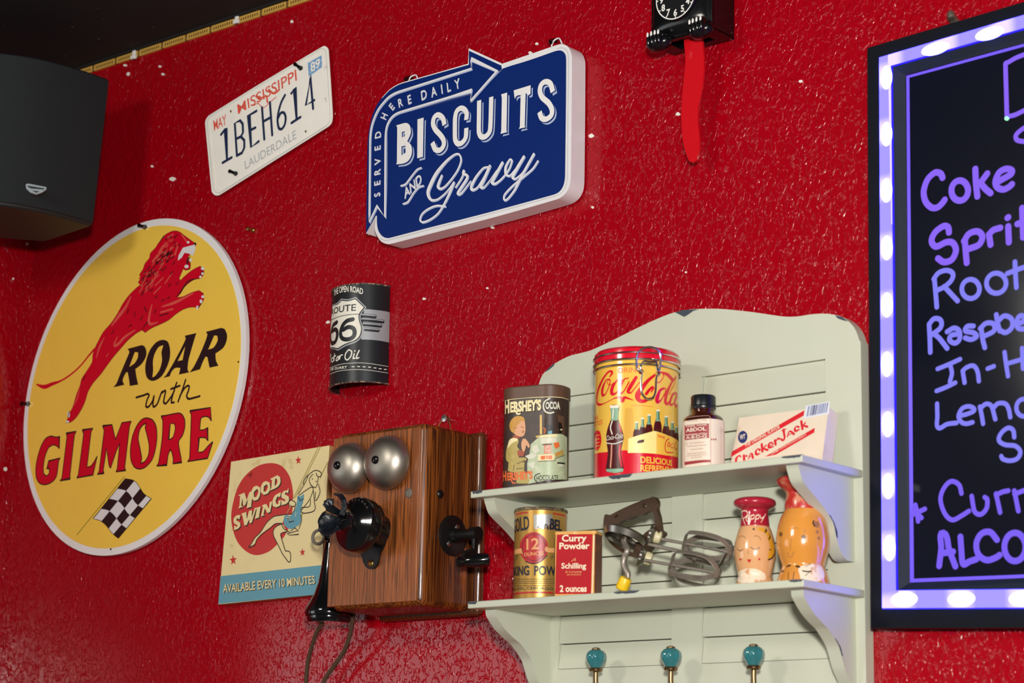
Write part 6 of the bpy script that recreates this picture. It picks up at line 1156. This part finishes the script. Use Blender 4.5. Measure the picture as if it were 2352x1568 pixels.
spots = [(2036, 178, 'v'), (2036, 308, 'v'), (2036, 437, 'v'), (2037, 569, 'v'), (2037, 700, 'v'), (2037, 836, 'v'), (2039, 974, 'v'), (2040, 1116, 'v'), (2043, 1258, 'v'), (2148, 112, 'h'), (2273, 77, 'h'), (2077, 1376, 'b'), (2208, 1375, 'b'), (2350, 1374, 'b')]
LP_ = front(YM-.0035)
for px, py, k in spots:
    c = LP_.pt(*LP_.uv(px, py)); m = MB()
    sx, sz = (.0085, .0165) if k == 'v' else ((.0200, .0085) if k == 'h' else (.0185, .0095))
    m.sphere(c, 1, M_hot, (sx*1.02, .0026, sz*1.0), 24, 12); m.build('led_lamp', led)
m = MB(); zA, zB, zC, zD = Z(1960, 0, 3.921), Z(1960, 360, 3.564), Z(1960, 780, 4.355), Z(1960, 1080, 3.214)
def chalk(z, mt, wd, *sts):
    wd *= 1.14
    for st in sts: m.stroke(PP, z(*st), wd, mt, .0005)
def loop(cx, cy, rx, ry): return [(cx+rx*cos(a), cy+ry*sin(a)) for a in [-.6+2*pi*i/14 for i in range(15)]]
chalk(zA, M_mk1, 10, [(1385, 1062), (1378, 800), (1372, 575), (1400, 560), (1470, 520), (1600, 470)], [(1400, 1050), (1470, 1030), (1600, 965)], [(1600, 1120), (1520, 1165), (1468, 1215), (1475, 1260), (1540, 1275), (1620, 1270)])
m.poly(PP, ell(*zA((1384, 1068))[0], 5.5, 5, n=14), M_grn, .0007)
m.build('handwriting', pn); m = MB()
chalk(zB, M_mk1, 13.5, [(732, 172), (715, 138), (670, 130), (610, 185), (578, 280), (592, 365), (640, 415), (690, 415), (730, 380), (750, 352)], loop(873, 277, 68, 82), [(1000, 100), (1005, 210), (1017, 325)], [(1098, 138), (1060, 190), (1045, 215), (1085, 265), (1125, 298)], [(1170, 215), (1230, 180), (1290, 145), (1298, 112), (1250, 100), (1195, 130), (1165, 200), (1180, 250), (1230, 268), (1280, 245), (1300, 225)],
      [(785, 620), (775, 575), (735, 570), (670, 620), (642, 690), (680, 735), (760, 700), (815, 705), (842, 765), (810, 840), (745, 862), (695, 832)], [(915, 690), (922, 780), (930, 868)], [(908, 690), (950, 630), (1020, 612), (1058, 655), (1030, 720), (945, 755)], [(1112, 635), (1125, 720)], [(1112, 640), (1145, 602), (1205, 582)], [(1270, 570), (1275, 700)], [(1264, 500), (1270, 496)], [(1384, 420), (1392, 660)], [(1345, 550), (1430, 525)])
m.build('handwriting', pn); m = MB()
chalk(zB, M_mk2, 10.5, [(665, 1000), (675, 1110), (685, 1230)], [(660, 1000), (700, 950), (765, 930), (815, 955), (805, 1010), (750, 1062), (690, 1092)], [(745, 1062), (800, 1120), (855, 1180)], loop(962, 1082, 72, 78), loop(1172, 1035, 80, 82), [(1325, 860), (1330, 970), (1337, 1070)], [(1262, 955), (1397, 905), (1450, 890)],
      [(622, 1375), (628, 1480), (632, 1600)], [(622, 1370), (665, 1325), (718, 1340), (715, 1400), (640, 1460)], [(665, 1450), (710, 1490), (770, 1568)], [(770, 1432), (825, 1402), (868, 1425), (872, 1490), (835, 1525), (790, 1500), (805, 1462), (865, 1450)], [(985, 1385), (935, 1388), (920, 1425), (985, 1440), (1010, 1470), (965, 1495), (918, 1482)], [(1048, 1400), (1060, 1490), (1078, 1562)], [(1040, 1405), (1090, 1362), (1150, 1370), (1152, 1425), (1080, 1465)], [(1172, 1292), (1185, 1370), (1200, 1425)], [(1192, 1340), (1240, 1302), (1298, 1330), (1300, 1395), (1250, 1438), (1200, 1420)], [(1345, 1370), (1400, 1340), (1380, 1300), (1345, 1330), (1350, 1400), (1420, 1410)])
m.build('handwriting', pn); m = MB()
chalk(zC, M_mk2, 9.5, [(845, 292), (960, 245), (1070, 195)], [(972, 255), (988, 335), (968, 420)], [(835, 512), (930, 475), (1022, 430)], [(1098, 325), (1115, 430)], [(1095, 312), (1140, 275), (1205, 262), (1245, 320), (1258, 415)], [(1346, 290), (1408, 266)], [(1515, 125), (1530, 240), (1550, 365)], [(1690, 85), (1700, 290)], [(1540, 240), (1695, 195)],
      [(840, 640), (843, 760), (850, 880), (940, 845), (1035, 832)], [(1075, 760), (1150, 740), (1212, 702), (1160, 667), (1090, 690), (1055, 765), (1085, 825), (1135, 840), (1195, 826)], [(1268, 670), (1285, 750), (1300, 840)], [(1275, 685), (1330, 642), (1385, 665), (1422, 795)], [(1402, 685), (1450, 638), (1525, 642), (1558, 700), (1572, 775)], loop(1705, 680, 72, 86), [(1612, 975), (1600, 905), (1550, 882), (1485, 930), (1458, 1005), (1520, 1050), (1620, 1062), (1672, 1120), (1640, 1190), (1560, 1210), (1497, 1192), (1482, 1165)])
m.build('handwriting', pn); m = MB()
chalk(zD, M_mk3, 10, [(800, 170), (780, 105), (720, 82), (665, 140), (645, 220), (675, 315), (730, 365), (800, 335), (855, 300)], [(875, 190), (895, 300), (940, 325), (985, 280), (990, 215), (972, 198)], [(1055, 172), (1085, 310)], [(1055, 182), (1100, 160), (1145, 150)], [(1190, 150), (1220, 300)], [(1192, 175), (1270, 145)], [(460, 255), (472, 310), (480, 375)], [(432, 330), (530, 285)], [(440, 290), (505, 350)])
m.build('handwriting', pn); m = MB()
chalk(zD, M_mk3, 13, [(635, 705), (650, 580), (665, 462), (710, 590), (755, 708)], [(650, 612), (738, 600)], [(792, 490), (800, 600), (812, 690), (860, 672), (910, 655)], [(1062, 512), (1010, 455), (945, 470), (910, 540), (925, 620), (985, 662), (1050, 645), (1082, 625)], loop(1195, 565, 78, 104))
m.build('handwriting', pn)
p = at(2195, 46, 0); m = MB(); m.tube([p+Vector((0, 0, -.004)), p+Vector((0, -.010, 0)), p+Vector((.004, -.020, .001)), p+Vector((.006, -.022, -.006))], [.006, .006, .005, .004], mat('grey_metal', '7d7468', .45, .6), 12, smooth=3); tag(m.build('wall_hook'), 'grey metal wall hook above the glowing menu board', 'hook')
